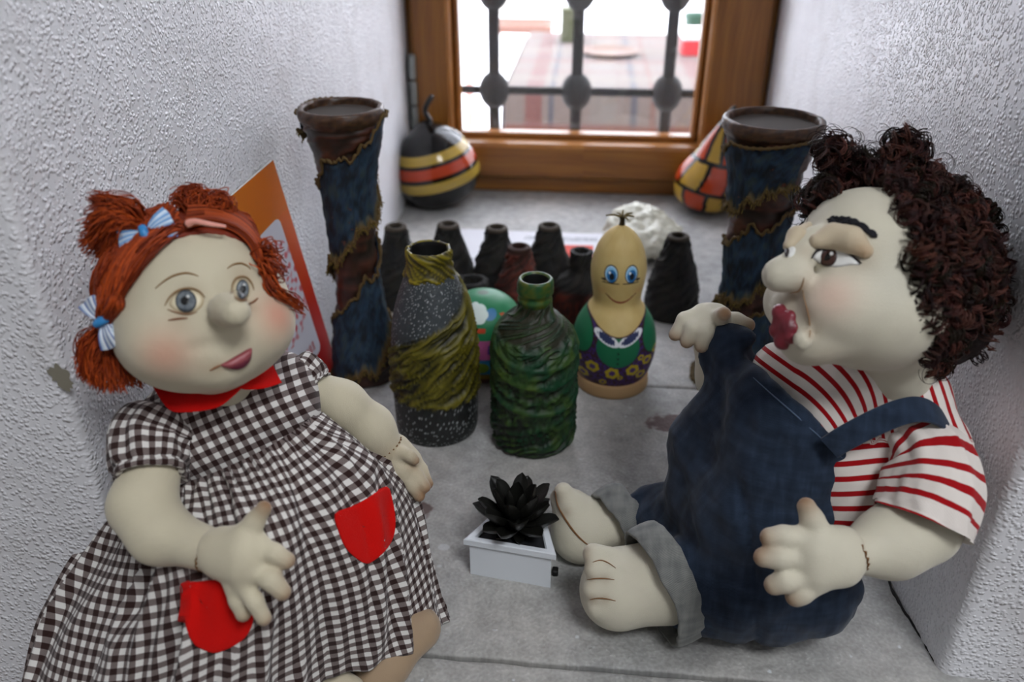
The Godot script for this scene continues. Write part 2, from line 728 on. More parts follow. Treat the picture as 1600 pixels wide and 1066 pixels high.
	M.gingham.albedo_texture = picture(64, 64, func(x, y):
		var h: bool = x < 32
		var w: bool = y < 32
		var thread: float = 0.04 * (((x * 7 + y * 3) % 4) - 1.5) / 1.5
		if h and w: return Color(0.19 + thread, 0.125 + thread, 0.115 + thread)
		if h or w:
			return Color(0.40, 0.355, 0.345) if (x + y) % 4 < 2 else Color(0.50, 0.46, 0.45)
		return Color(0.86 + thread, 0.85 + thread, 0.83 + thread))
	M.gingham.cull_mode = BaseMaterial3D.CULL_DISABLED
	M.stripes = cloth(Color.WHITE, 0.9)
	M.stripes.albedo_texture = picture(32, 128, func(x, y):
		var red: bool = y < 45
		var thread: float = 0.02 * (((x * 5 + y * 3) % 4) - 1.5)
		return Color(0.60 + thread, 0.045, 0.075) if red else Color(0.85 + thread, 0.82 + thread, 0.79 + thread))
	M.stripes.cull_mode = BaseMaterial3D.CULL_DISABLED
	M.felt = cloth(Color(0.80, 0.065, 0.045), 0.95)
	relief(M.felt, noise_tex(0.25, 256, 2, FastNoiseLite.TYPE_SIMPLEX, 8), 0.05)
	triplanar(M.felt, 16.0, false)
	var dn := FastNoiseLite.new()
	dn.frequency = 0.02
	dn.fractal_octaves = 4
	var weave := func(x, y, dark: Color, light: Color):
		var t := 1.0 if (x + y * 2) % 6 < 2 else 0.0
		var g := 0.5 + 0.5 * dn.get_noise_2d(x * 2.0, y * 0.5) + 0.4 * dn.get_noise_2d(y * 2.0, x * 0.4)
		return dark.lerp(light, clampf(t * 0.35 + g * 0.5, 0, 1))
	M.denim = cloth(Color.WHITE, 0.9)
	M.denim.albedo_texture = picture(384, 384, func(x, y): return weave.call(x, y, Color(0.085, 0.118, 0.170), Color(0.245, 0.31, 0.40)))
	M.denim.vertex_color_use_as_albedo = true
	triplanar(M.denim, 9.0, false)
	M.denim.cull_mode = BaseMaterial3D.CULL_DISABLED
	M.denim_back = cloth(Color.WHITE, 0.95)
	M.denim_back.albedo_texture = picture(192, 192, func(x, y): return weave.call(x, y, Color(0.33, 0.34, 0.34), Color(0.64, 0.64, 0.61)))
	triplanar(M.denim_back, 14.0, false)
	M.denim_back.cull_mode = BaseMaterial3D.CULL_DISABLED
	M.plaid = cloth(Color.WHITE, 0.9)
	M.plaid.albedo_texture = picture(256, 256, func(x, y):
		var c := Color(0.295, 0.255, 0.235)
		for e in [[x, 30, 26, Color(0.82, 0.36, 0.30)], [x, 66, 8, Color(0.45, 0.47, 0.55)], [x, 128, 40, Color(0.93, 0.88, 0.80)], [x, 190, 10, Color(0.45, 0.47, 0.55)], [x, 220, 6, Color(0.86, 0.45, 0.33)], [y, 30, 26, Color(0.85, 0.45, 0.36)], [y, 70, 8, Color(0.55, 0.55, 0.58)], [y, 128, 40, Color(0.96, 0.86, 0.75)], [y, 200, 10, Color(0.85, 0.40, 0.3)]]:
			if e[0] >= e[1] and e[0] < e[1] + e[2]: c = c.lerp(e[3] * 0.33, 0.65)
		return c)
	var hair := plain(Color.WHITE, 0.55, true)
	hair.metallic_specular = 0.35
	M.hair = hair

func cloth(col: Color, rough: float) -> StandardMaterial3D:
	var m := plain(col, rough)
	m.rim_enabled = true
	m.rim = 0.25
	m.metallic_specular = 0.25
	return m

func stain(im: Image, at: Vector3, rx: float, rz: float, col: Color, share: float, n: FastNoiseLite) -> void:
	var px := (at.x + 0.36) / 0.72 * 720.0
	var py := (at.z + 1.5) / 1.2 * 1200.0
	var w := rx * 1000.0
	var h := rz * 1000.0
	for y in range(int(py - h * 1.5), int(py + h * 1.5) + 1):
		for x in range(int(px - w * 1.5), int(px + w * 1.5) + 1):
			if x < 0 or y < 0 or x >= 720 or y >= 1200: continue
			var r := Vector2((x - px) / w, (y - py) / h).length() + 0.45 * n.get_noise_2d(x * 1.5, y * 1.5)
			var k := share * (1.0 - smoothstep(0.7, 1.0, r))
			if k > 0.0: im.set_pixel(x, y, im.get_pixel(x, y).lerp(col, k))

# ------------------------------------------------------------------ the niche and the room
const FRAME_Z := -1.452
var left_x := -0.301
var right_x := 0.271

func build_setting() -> void:
	# the thick wall: a block on each side of the niche, with worn rounded corners
	for s in 2:
		var g := Geo.new()
		var o := PackedVector2Array()
		if s == 0:
			o.append(Vector2(-1.7, -1.56))
			o.append(Vector2(-0.31, -1.56))
			o.append(Vector2(-0.308, -1.50))
			for k in 7:
				var a := PI / 2 * k / 6.0
				o.append(Vector2(-0.306 + 0.007 * cos(a), -0.400 + 0.007 * sin(a)))
			o.append(Vector2(-1.7, -0.36))
		else:
			o.append(Vector2(1.7, -1.56))
			o.append(Vector2(0.315, -1.56))
			o.append(Vector2(0.306, -1.50))
			o.append(Vector2(0.262, -0.58))
			o.append(Vector2(0.265, -0.50))
			for k in 7:
				var a := PI / 2 * k / 6.0
				o.append(Vector2(0.280 - 0.009 * cos(a), -0.441 + 0.009 * sin(a)))
			o.append(Vector2(1.7, -0.33))
		g.slab(o, -0.95, 1.95, true)
		struct("wall_left" if s == 0 else "wall_right", g.mesh(), M.wall)
	var lintel := Geo.new()
	lintel.box(Vector3(0.66, 0.95, 1.13), Vector3(-0.01, 1.475, -0.985), 0.015)
	struct("wall_top", lintel.mesh(), M.wall)
	var below := Geo.new()
	below.box(Vector3(0.66, 0.87, 1.13), Vector3(-0.01, -0.515, -0.985), 0.01)
	struct("wall_below", below.mesh(), M.wall)
	# the niche floor: three stone slabs with open joints between them, on a bed of mortar
	var fl := Node3D.new()
	fl.name = "floor"
	add_child(fl)
	fl.set_meta("kind", "structure")
	var bed := Geo.new()
	bed.box(Vector3(0.66, 0.03, 1.24), Vector3(-0.01, -0.06, -0.93), 0.002)
	put("mortar_bed", bed.mesh(), plain(Color(0.36, 0.35, 0.34), 0.9), fl)
	var j1 := [F(630, 1019).z, F(900, 1050).z]
	var j2 := [F(950, 604).z, F(1080, 606).z]
	for strip in [[-0.31, -0.31, j1[0], j1[1]], [j1[0] - 0.003, j1[1] - 0.003, j2[0], j2[1]], [j2[0] - 0.002, j2[1] - 0.002, -1.5, -1.5]]:
		stone_slab(fl, strip)
	# a chip in the paint at the left corner, and the open dark joint along the right wall
	var chip := Geo.new()
	var mid := on_z(96, 590, -0.3918)
	var rim := PackedVector3Array()
	for k in 26:
		var a := TAU * k / 26.0
		var rr := 1.0 + 0.45 * noise.get_noise_2d(cos(a) * 2.2 + 9, sin(a) * 2.2)
		rim.append(mid + Vector3(cos(a) * 0.0068 * rr, sin(a) * 0.0085 * rr - 0.3 * cos(a) * 0.006, 0.0))
	for k in 26:
		chip.flat([mid + Vector3(0, 0, 0.0006), rim[k], rim[(k + 1) % 26]], Vector3(0, 0, 1))
	put("chipped_paint", chip.mesh(), plain(Color(0.52, 0.50, 0.44), 0.9), get_node("wall_left"))
	var joint := Geo.new()
	var way := PackedVector3Array()
	var wide := PackedFloat32Array()
	for k in 40:
		var t := k / 39.0
		var z := lerpf(-0.60, -0.444, t)
		way.append(Vector3(0.2625 + 0.009 * smoothstep(0.55, 1.0, t) + 0.0012 * noise.get_noise_2d(t * 14, 2), 0.0002, z))
		wide.append(0.0013 + 0.0009 * noise.get_noise_2d(t * 20, 5))
	joint.tube(way, wide, 6)
	put("open_joint", joint.mesh(), plain(Color(0.10, 0.095, 0.09), 0.9), fl)
	# the room behind the camera
	var room := {"floor_room": [Vector3(3.4, 0.1, 3.6), Vector3(0, -1.0, 1.35)], "ceiling": [Vector3(3.4, 0.1, 3.9), Vector3(0, 1.98, 1.2)], "wall_side_left": [Vector3(0.1, 3.0, 3.6), Vector3(-1.72, 0.48, 1.35)], "wall_side_right": [Vector3(0.1, 3.0, 3.6), Vector3(1.72, 0.48, 1.35)], "wall_back": [Vector3(3.4, 3.0, 0.1), Vector3(0, 0.48, 3.12)]}
	for k in room:
		var g := Geo.new()
		g.box(room[k][0], room[k][1], 0.004)
		struct(k, g.mesh(), plain(Color(0.42, 0.36, 0.30), 0.8) if k == "floor_room" else M.white)
	# the room's lamp on the ceiling: a glowing panel with a light just under it
	var lamp := thing("ceiling_lamp", "flat white ceiling lamp panel of the room", "lamp", Vector3(0.62, 1.93, 0.62))
	var body := Geo.new()
	body.box(Vector3(0.66, 0.03, 0.66), Vector3(0, -0.012, 0), 0.004)
	put("housing", body.mesh(), plain(Color(0.9, 0.9, 0.9), 0.5), lamp)
	var face := Geo.new()
	face.box(Vector3(0.6, 0.004, 0.6), Vector3(0, -0.03, 0), 0.001)
	var glow := plain(Color(0.9, 0.9, 0.9), 0.5)
	glow.emission_enabled = true
	glow.emission = Color(0.97, 0.98, 1.0)
	glow.emission_energy_multiplier = 1.5
	put("diffuser", face.mesh(), glow, lamp)
	var al := AreaLight3D.new()
	al.name = "lamp_light"
	al.area_size = Vector2(0.6, 0.6)
	al.light_color = Color(0.97, 0.98, 1.0)
	al.light_energy = LAMP_ENERGY
	al.area_range = 5.0
	al.shadow_enabled = true
	lamp.add_child(al)
	al.position = Vector3(0, -0.045, 0)
	al.rotation.x = -PI / 2
	build_window()

func stone_slab(fl: Node3D, e: Array) -> void:
	var rows := []
	var uvs := []
	var xl := -0.335
	var xr := 0.315
	var b := 0.002
	var place := func(x: float, z: float, y: float):
		var wob := 0.0009 * noise.get_noise_3d(x * 18, 1, z * 18) if y > -0.01 else 0.0
		return Vector3(x, y + wob, z)
	for st in [[0, -0.045, 0], [0, -b, 0], [b, 0, 0]]:
		pass
	var nz := 40
	var nx := 40
	for r in nz + 5:
		var row := PackedVector3Array()
		var ur := PackedVector2Array()
		var t := clampf((r - 2.0) / nz, 0.0, 1.0)
		for q in nx + 1:
			var x := lerpf(xl, xr, float(q) / nx)
			var zf := lerpf(e[0], e[1], float(q) / nx) + 0.0012 * noise.get_noise_2d(x * 60, e[0] * 50)
			var zb := lerpf(e[2], e[3], float(q) / nx) + 0.0012 * noise.get_noise_2d(x * 60, e[2] * 50 + 7)
			var z := lerpf(zf - b, zb + b, t)
			var y := 0.0
			if r == 0 or r == nz + 4: y = -0.045
			if r == 1 or r == nz + 3: y = -b
			if r <= 1: z = zf
			if r >= nz + 3: z = zb
			var p: Vector3 = place.call(x, z, y)
			row.append(p)
			ur.append(Vector2((p.x + 0.36) / 0.72, (p.z + 1.5) / 1.2))
		rows.append(row)
		uvs.append(ur)
	var g := Geo.new()
	g.grid(rows, false, false, uvs)
	put("stone_slab", g.mesh(), M.stone, fl)

func wood_bar(g: Geo, size: Vector3, at: Vector3, upright: bool, bevel := 0.004) -> void:
	var b := Geo.new()
	b.box(size, at, bevel)
	for k in b.v.size():
		var p := b.v[k]
		b.uv[k] = Vector2((p.x + p.z) * 6.0, p.y * 1.6) if upright else Vector2((p.y + p.z) * 6.0, p.x * 1.6)
	var base := g.v.size()
	g.v.append_array(b.v)
	g.n.append_array(b.n)
	g.uv.append_array(b.uv)
	g.c.append_array(b.c)
	for k in b.i: g.i.append(base + k)

func build_window() -> void:
	var win := Node3D.new()
	win.name = "window_1"
	add_child(win)
	win.set_meta("kind", "structure")
	var x0 := -0.308
	var x1 := 0.306
	var z := FRAME_Z
	var il := on_z(704, 120, z).x           # the glass opening
	var ir := on_z(1104, 120, z).x
	var low := on_z(900, 226, z).y
	var top := 0.86
	# fixed frame behind, sash in front of it
	var fr := Geo.new()
	wood_bar(fr, Vector3(x1 - x0, 0.034, 0.07), Vector3((x0 + x1) / 2, 0.017, z - 0.045), false)
	wood_bar(fr, Vector3(x1 - x0, 0.04, 0.07), Vector3((x0 + x1) / 2, top + 0.06, z - 0.045), false)
	wood_bar(fr, Vector3(0.03, 0.9, 0.07), Vector3(x0 + 0.01, 0.45, z - 0.05), true)
	wood_bar(fr, Vector3(0.03, 0.9, 0.07), Vector3(x1 - 0.01, 0.45, z - 0.05), true)
	put("window_frame", fr.mesh(), M.wood, win)
	var lift := 0.03
	var rail := Geo.new()
	wood_bar(rail, Vector3(x1 - x0 - 0.02, low - lift, 0.055), Vector3((x0 + x1) / 2, (low + lift) / 2, z - 0.02), false, 0.006)
	put("sash_rail", rail.mesh(), M.wood, win)
	var rail2 := Geo.new()
	wood_bar(rail2, Vector3(x1 - x0 - 0.02, 0.07, 0.055), Vector3((x0 + x1) / 2, top, z - 0.02), false, 0.006)
	put("sash_rail", rail2.mesh(), M.wood, win)
	for s in 2:
		var st := Geo.new()
		var a := x0 + 0.01 if s == 0 else ir
		var b := il if s == 0 else x1 - 0.01
		wood_bar(st, Vector3(b - a, top - low + 0.03, 0.054), Vector3((a + b) / 2, (top + low) / 2, z - 0.021), true, 0.005)
		put("sash_stile", st.mesh(), M.wood, win)
	var bead := Geo.new()
	for s in [[il, 1.0], [ir, -1.0]]:
		wood_bar(bead, Vector3(0.012, top - low, 0.03), Vector3(s[0] + s[1] * 0.005, (top + low) / 2, z - 0.045), true, 0.004)
	wood_bar(bead, Vector3(ir - il, 0.012, 0.03), Vector3((il + ir) / 2, low + 0.004, z - 0.045), false, 0.004)
	put("glazing_bead", bead.mesh(), M.wood, win)
	var gl := Geo.new()
	gl.box(Vector3(ir - il, top - low, 0.004), Vector3((il + ir) / 2, (top + low) / 2, z - 0.055), 0.0005)
	put("pane", gl.mesh(), M.glass, win)
	var hg := Geo.new()
	var hp := on_z(646, 145, z + 0.012)
	for k in 3:
		hg.lathe(PackedVector2Array([Vector2(0, -0.021), Vector2(0.006, -0.02), Vector2(0.007, -0.018), Vector2(0.007, 0.018), Vector2(0.006, 0.02), Vector2(0, 0.021)]), 12, hp + Vector3(0, (k - 1) * 0.043, 0))
	put("hinge", hg.mesh(), M.zinc, win)
	# wrought iron grille outside the glass
	var gz := z - 0.115
	var grille := thing("window_grille", "black wrought iron window grille with round knots outside the glass", "window grille", Vector3.ZERO)
	var rows := [on_z(900, 143, gz).y, on_z(900, -14, gz).y]
	for b in [[768, 776], [902, 902], [1040, 1052]]:
		var lowp := on_z(b[0], 190, gz)
		var hip := on_z(b[1], 20, gz)
		var x := (lowp.x + hip.x) / 2
		var bg := Geo.new()
		bg.box(Vector3(0.02, 1.0, 0.02), Vector3(x, 0.5, gz), 0.003)
		put("upright_bar", bg.mesh(), M.iron, grille)
		for y in rows:
			var kn := Geo.new()
			kn.lathe(smooth_profile([Vector2(0.0, -0.032), Vector2(0.014, -0.030), Vector2(0.025, -0.016), Vector2(0.028, 0), Vector2(0.025, 0.016), Vector2(0.014, 0.030), Vector2(0.0, 0.032)], 2), 10, Vector3(x, y, gz))
			put("knot", kn.mesh(), M.iron, grille)
	for y in rows:
		var bg := Geo.new()
		bg.box(Vector3(0.7, 0.014, 0.012), Vector3(0.0, y, gz), 0.003)
		put("cross_bar", bg.mesh(), M.iron, grille)

func build_outside() -> void:
	var gnd := Geo.new()
	gnd.box(Vector3(12, 0.1, 10), Vector3(0, -0.83, -6.57), 0.004)
	struct("ground", gnd.mesh(), plain(Color(0.93, 0.92, 0.92), 0.8))
	var far := Geo.new()
	far.box(Vector3(12, 3.2, 0.2), Vector3(0, 0.75, -9.0), 0.004)
	struct("wall_outside", far.mesh(), plain(Color(0.95, 0.95, 0.95), 0.8))
	# table under a plaid cloth
	var ty := -0.05
	var fl := F(790, 143, ty)
	var bl := F(868, 52, ty)
	var depth := fl.z - bl.z
	var tb := thing("table", "large table under a pale red and grey plaid cloth beyond the window", "table", Vector3(fl.x, -0.78, fl.z))
	var h := ty + 0.78
	var width := 1.9
	var cl := Geo.new()
	var rows := []
	var uvs := []
	var nx := 90
	for r in 20:
		var row := PackedVector3Array()
		var ur := PackedVector2Array()
		for q in nx + 1:
			var x := width * q / nx
			var p := Vector3(x, h, 0)
			if r < 9:     # the hanging front with soft folds
				var drop := (1.0 - r / 8.0)
				p = Vector3(x, h - 0.62 * drop, 0.012 + drop * (0.045 * sin(x * 17.0) + 0.02 * sin(x * 31.0 + 1.0)) + 0.04 * drop)
			else:
				p = Vector3(x, h + (0.004 if r > 9 else 0.0), -depth * (r - 9) / 10.0)
			row.append(p)
			ur.append(Vector2(x * 2.0, (r - 8) * (0.078 if r < 9 else depth / 10.0) * 2.0))
		rows.append(row)
		uvs.append(ur)
	cl.grid(rows, false, false, uvs)
	M.plaid.cull_mode = BaseMaterial3D.CULL_DISABLED
	put("tablecloth", cl.mesh(), M.plaid, tb)
	var side := Geo.new()
	var srows := []
	var suv := []
	for r in 9:
		var row := PackedVector3Array()
		var ur := PackedVector2Array()
		for q in 31:
			var zz := -depth * (1.0 - q / 30.0)
			var drop := (1.0 - r / 8.0)
			row.append(Vector3(-0.01 - drop * (0.03 + 0.03 * sin(zz * 19.0)), h - 0.62 * drop, zz))
			ur.append(Vector2(zz * 2.0, r * 0.078 * 2.0))
		srows.append(row)
		suv.append(ur)
	side.grid(srows, false, false, suv)
	put("tablecloth_side", side.mesh(), M.plaid, tb)
	for x in [0.08, width - 0.08]:
		for zz in [-0.08, -depth + 0.08]:
			var lg := Geo.new()
			lg.box(Vector3(0.05, h - 0.01, 0.05), Vector3(x, (h - 0.01) / 2, zz), 0.004)
			put("leg", lg.mesh(), plain(Color(0.35, 0.22, 0.12), 0.6), tb)
	# things on the table
	var can := F(893, 66, ty)
	var tin := thing("canister", "olive green box standing on the far left corner of the plaid table", "box", can)
	var tg := Geo.new()
	tg.box(Vector3(0.085, 0.12, 0.085), Vector3(0, 0.06, 0), 0.008)
	put("body", tg.mesh(), plain(Color(0.20, 0.21, 0.09), 0.6), tin)
	var lid := Geo.new()
	lid.box(Vector3(0.09, 0.012, 0.09), Vector3(0, 0.122, 0), 0.004)
	put("lid", lid.mesh(), plain(Color(0.24, 0.25, 0.12), 0.6), tin)
	var tr := thing("tray", "flat round orange-brown tray lying on the plaid table", "tray", F(952, 87, ty) + Vector3(0, 0.004, 0))
	var pl := Geo.new()
	pl.lathe(PackedVector2Array([Vector2(0, 0), Vector2(0.08, 0), Vector2(0.105, 0.012), Vector2(0.107, 0.016), Vector2(0.1, 0.016), Vector2(0.078, 0.006), Vector2(0, 0.006)]), 32)
	put("plate", pl.mesh(), plain(Color(0.30, 0.2, 0.14), 0.6), tr)
	var bx := thing("gift_box", "red box with a white lid on the right of the plaid table", "box", F(1092, 86, ty))
	var rb := Geo.new()
	rb.box(Vector3(0.13, 0.055, 0.1), Vector3(0, 0.028, 0), 0.006)
	put("body", rb.mesh(), plain(Color(0.62, 0.05, 0.1), 0.5), bx)
	var rl := Geo.new()
	rl.box(Vector3(0.14, 0.035, 0.11), Vector3(0, 0.073, 0), 0.008)
	put("lid", rl.mesh(), plain(Color(0.92, 0.88, 0.88), 0.5), bx)
	var gp := thing("green_cup", "small dark green cup standing behind the red box on the table", "cup", F(1086, 52, ty))
	var gg := Geo.new()
	gg.lathe(PackedVector2Array([Vector2(0, 0), Vector2(0.04, 0), Vector2(0.052, 0.075), Vector2(0.05, 0.078), Vector2(0.046, 0.072), Vector2(0.036, 0.008), Vector2(0, 0.008)]), 24)
	put("cup_body", gg.mesh(), plain(Color(0.12, 0.27, 0.2), 0.5), gp)
	# a chair with a pale cover to the left behind the table
	var ch := thing("chair", "chair with pale cloth cover and brown frame outside, left of the table", "chair", F(812, 36, -0.78))
	ch.position = F(815, 40, -0.35)
	ch.position.y = -0.78
	var seat := Geo.new()
	seat.box(Vector3(0.42, 0.05, 0.4), Vector3(0, 0.43, 0), 0.015)
	put("seat", seat.mesh(), plain(Color(0.36, 0.22, 0.16), 0.6), ch)
	var back := Geo.new()
	back.box(Vector3(0.42, 0.46, 0.05), Vector3(0, 0.70, -0.19), 0.02)
	put("back_cover", back.mesh(), plain(Color(0.85, 0.83, 0.80), 0.9), ch)
	for x in [-0.18, 0.18]:
		for zz in [-0.17, 0.17]:
			var lg := Geo.new()
			lg.box(Vector3(0.04, 0.42, 0.04), Vector3(x, 0.21, zz), 0.004)
			put("leg", lg.mesh(), plain(Color(0.36, 0.22, 0.16), 0.6), ch)
	var post := thing("post", "thin pale pink post standing on the white ground outside", "post", Vector3(F(733, 140, -0.05).x, -0.78, F(733, 140, -0.05).z))
	var pg := Geo.new()
	pg.lathe(PackedVector2Array([Vector2(0.05, 0), Vector2(0.05, 0.02), Vector2(0.012, 0.03), Vector2(0.012, 0.80), Vector2(0.008, 0.81), Vector2(0, 0.81)]), 16)
	put("pole", pg.mesh(), plain(Color(0.80, 0.55, 0.5), 0.6), post)

# ------------------------------------------------------------------ bottles, vases and gourds
func radius_at(profile: PackedVector2Array, y: float) -> float:
	for k in profile.size() - 1:
		if y >= profile[k].y and y <= profile[k + 1].y and profile[k + 1].y > profile[k].y:
			return lerpf(profile[k].x, profile[k + 1].x, (y - profile[k].y) / (profile[k + 1].y - profile[k].y))
	return profile[profile.size() - 1].x

# a turned body whose skin is pushed out by puff(angle, height, radius) and coloured by tone(angle, height, push); the seam lies at the back
func skin_of(profile: PackedVector2Array, sides: int, puff, tone, picture_height := 0.0) -> Geo:
	var rows := []
	var uvs := []
	var cols := []
	var along := 0.0
	for k in profile.size():
		var p := profile[k]
		if k > 0: along += p.distance_to(profile[k - 1])
		var row := PackedVector3Array()
		var ur := PackedVector2Array()
		var cr := PackedColorArray()
		for q in sides + 1:
			var a := PI / 2 + TAU * q / sides
			var push: float = puff.call(a, p.y, p.x) if puff != null else 0.0
			var r := p.x + push
			row.append(Vector3(cos(a) * r, p.y, -sin(a) * r))
			ur.append(Vector2(float(q) / sides, 1.0 - p.y / picture_height if picture_height > 0 else along / 0.25))
			cr.append(tone.call(a, p.y, push) if tone != null else Color.WHITE)
		rows.append(row)
		uvs.append(ur)
		cols.append(cr)
	var g := Geo.new()
	g.grid(rows, false, false, uvs, cols if tone != null else [])
	return g

func folds(a: float, y: float, r: float, tilt: float, fine: float, sd: float) -> float:      # 0..1, ridges of cloth laid round a body, rising at the tilt
	var s := (a - PI / 2) * maxf(r, 0.02)
	var warp := 0.006 * noise.get_noise_3d(s * 22, y * 22, sd)
	var across := y * cos(tilt) - s * sin(tilt) + warp
	var along := y * sin(tilt) + s * cos(tilt)
	var v := noise.get_noise_3d(across * fine, along * fine * 0.11, sd * 3.1)
	return clampf(1.0 - absf(v) * 3.6, 0.0, 1.0)

func build_bottles() -> void:
	# --- the green bottle
	var at := F(833, 684)
	var green := thing("bottle", "green painted bottle wrapped in twisted cloth folds, shorter of the two front bottles", "bottle", at)
	var prof := smooth_profile([Vector2(0.0, 0.0), Vector2(0.033, 0.0), Vector2(0.0375, 0.004), Vector2(0.0395, 0.018), Vector2(0.0392, 0.06), Vector2(0.0388, 0.1), Vector2(0.0352, 0.1225), Vector2(0.0262, 0.1365), Vector2(0.0168, 0.1455), Vector2(0.0143, 0.153), Vector2(0.0142, 0.158)], 16)
	var bands := func(a: float, y: float, r: float):
		var f := 0.0
		var w := (a - 3 * PI / 2)
		if y > 0.125: f = folds(a, y, r, 0.9, 70, 2.0) * 0.55
		elif y > 0.085: f = maxf(folds(a, y, 0.038, 0.35 * signf(w + 0.2), 95, 4.0), folds(a, y - 0.02 * w * w, 0.038, 0.05, 70, 6.0))
		elif y > 0.04: f = maxf(folds(a, y - 0.010 * w * w, 0.038, -0.12, 85, 7.0), 0.5 * folds(a, y, 0.038, -0.3, 120, 5.0))
		else: f = folds(a, y, 0.038, 0.42, 85, 9.0)
		# two heavy twisted bands that sag across the front
		for b in [[0.104, 0.012], [0.056, 0.010], [0.085, 0.014]]:
			var yy: float = b[0] + b[1] * 1.2 * (w * w * 0.5) * 0.8 - 0.004 * w
			f = maxf(f, 1.15 * exp(-pow((y - yy) / 0.0042, 2.0)))
		return f * smoothstep(0.0, 0.008, y)
	var g := skin_of(prof, 220, func(a, y, r): return 0.0045 * bands.call(a, y, r) + 0.0008 * noise.get_noise_3d(cos(a) * 3, y * 70, sin(a) * 3), func(a, y, push):
		var f := clampf(push / 0.0045, 0.0, 1.0)
		var t := noise.get_noise_3d(cos(a) * 1.6, y * 22, sin(a) * 1.6)
		var c := linear(0.075, 0.10, 0.055).lerp(linear(0.035, 0.25, 0.135), clampf(f * 0.9, 0, 1))
		c = c.lerp(linear(0.27, 0.36, 0.06), clampf(f * (0.30 + 1.6 * t) * 0.75, 0, 0.8))
		return c.lerp(linear(0.22, 0.19, 0.10), clampf((0.28 - f) * 1.2 * smoothstep(0.06, 0.12, y), 0, 0.6)))
	put("wrapped_cloth", g.mesh(), M.painted_semi, green)
	put("neck_rim", skin_of(smooth_profile([Vector2(0.0135, 0.152), Vector2(0.0162, 0.158), Vector2(0.0152, 0.1625), Vector2(0.0172, 0.167), Vector2(0.0168, 0.176), Vector2(0.0155, 0.1792), Vector2(0.0136, 0.1795), Vector2(0.0122, 0.178)], 4), 64, func(a, y, r): return 0.0005 * noise.get_noise_3d(cos(a) * 3, y * 120, sin(a) * 3), func(a, y, _p): return linear(0.10, 0.30, 0.14).lerp(linear(0.33, 0.36, 0.10), clampf(0.4 + noise.get_noise_3d(cos(a) * 2, y * 150, sin(a) * 2) * 1.4, 0, 1))).mesh(), M.painted_satin, green)
	put("bore", _well(0.0124, 0.15, 0.1782).mesh(), M.black, green)
	# --- the yellow and grey bottle
	at = F(684, 664)
	var yel := thing("bottle", "dark bottle with olive yellow cloth folds and grey glittery gravel bands", "bottle", at)
	prof = smooth_profile([Vector2(0.0, 0.0), Vector2(0.036, 0.0), Vector2(0.0405, 0.004), Vector2(0.0418, 0.02), Vector2(0.0422, 0.06), Vector2(0.0405, 0.105), Vector2(0.0372, 0.13), Vector2(0.0318, 0.15), Vector2(0.026, 0.166), Vector2(0.0205, 0.179), Vector2(0.0188, 0.184)], 18)
	var is_cloth := func(a: float, y: float):
		var w := (a - 3 * PI / 2)
		var top := 0.126 + 0.020 * w + 0.003 * noise.get_noise_2d(w * 8, 3)
		var low := 0.047 + 0.004 * noise.get_noise_2d(w * 6, 9)
		return smoothstep(low - 0.002, low + 0.002, y) * (1.0 - smoothstep(top - 0.002, top + 0.002, y))
	var grit := FastNoiseLite.new()
	grit.noise_type = FastNoiseLite.TYPE_CELLULAR
	grit.cellular_return_type = FastNoiseLite.RETURN_DISTANCE
	grit.frequency = 1.0
	g = skin_of(prof, 260, func(a, y, r):
		var k: float = is_cloth.call(a, y)
		var f := maxf(folds(a, y, 0.040, 0.62, 75, 12.0), 0.6 * folds(a, y, 0.040, 0.5, 130, 15.0))
		var gr := 0.5 + 0.5 * grit.get_noise_3d(cos(a) * r * 420, y * 420, sin(a) * r * 420)
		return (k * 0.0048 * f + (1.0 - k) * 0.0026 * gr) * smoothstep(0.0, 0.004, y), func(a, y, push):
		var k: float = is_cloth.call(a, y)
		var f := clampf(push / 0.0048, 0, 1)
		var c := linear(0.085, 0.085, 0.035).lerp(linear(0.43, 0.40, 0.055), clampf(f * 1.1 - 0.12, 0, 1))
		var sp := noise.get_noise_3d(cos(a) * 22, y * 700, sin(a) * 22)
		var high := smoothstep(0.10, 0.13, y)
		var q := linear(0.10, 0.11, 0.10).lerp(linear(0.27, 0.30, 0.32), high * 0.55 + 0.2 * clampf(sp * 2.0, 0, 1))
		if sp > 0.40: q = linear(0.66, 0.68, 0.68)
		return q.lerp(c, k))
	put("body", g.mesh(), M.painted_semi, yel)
	put("neck_cloth", skin_of(smooth_profile([Vector2(0.0228, 0.1715), Vector2(0.0232, 0.176), Vector2(0.0205, 0.186), Vector2(0.0212, 0.193), Vector2(0.0206, 0.1985), Vector2(0.0188, 0.2), Vector2(0.0172, 0.199)], 5), 110, func(a, y, r): return 0.0018 * folds(a, y, 0.02, -0.7, 120, 22.0) + (0.004 * noise.get_noise_2d(a * 2.0, 1.0) if y < 0.175 else 0.0), func(a, y, push):
		return linear(0.22, 0.20, 0.05).lerp(linear(0.55, 0.50, 0.08), clampf(push / 0.0018, 0, 1))).mesh(), M.painted_satin, yel)
	put("bore", _well(0.0174, 0.165, 0.1992).mesh(), M.black, yel)
	# --- the row of small bottles wrapped in dark rag
	var tall := smooth_profile([Vector2(0.0, 0.0), Vector2(0.030, 0.0), Vector2(0.0335, 0.003), Vector2(0.034, 0.02), Vector2(0.0325, 0.038), Vector2(0.029, 0.055), Vector2(0.0225, 0.075), Vector2(0.0175, 0.088), Vector2(0.0148, 0.098), Vector2(0.0145, 0.107), Vector2(0.012, 0.1095), Vector2(0.008, 0.108), Vector2(0.007, 0.09)], 8)
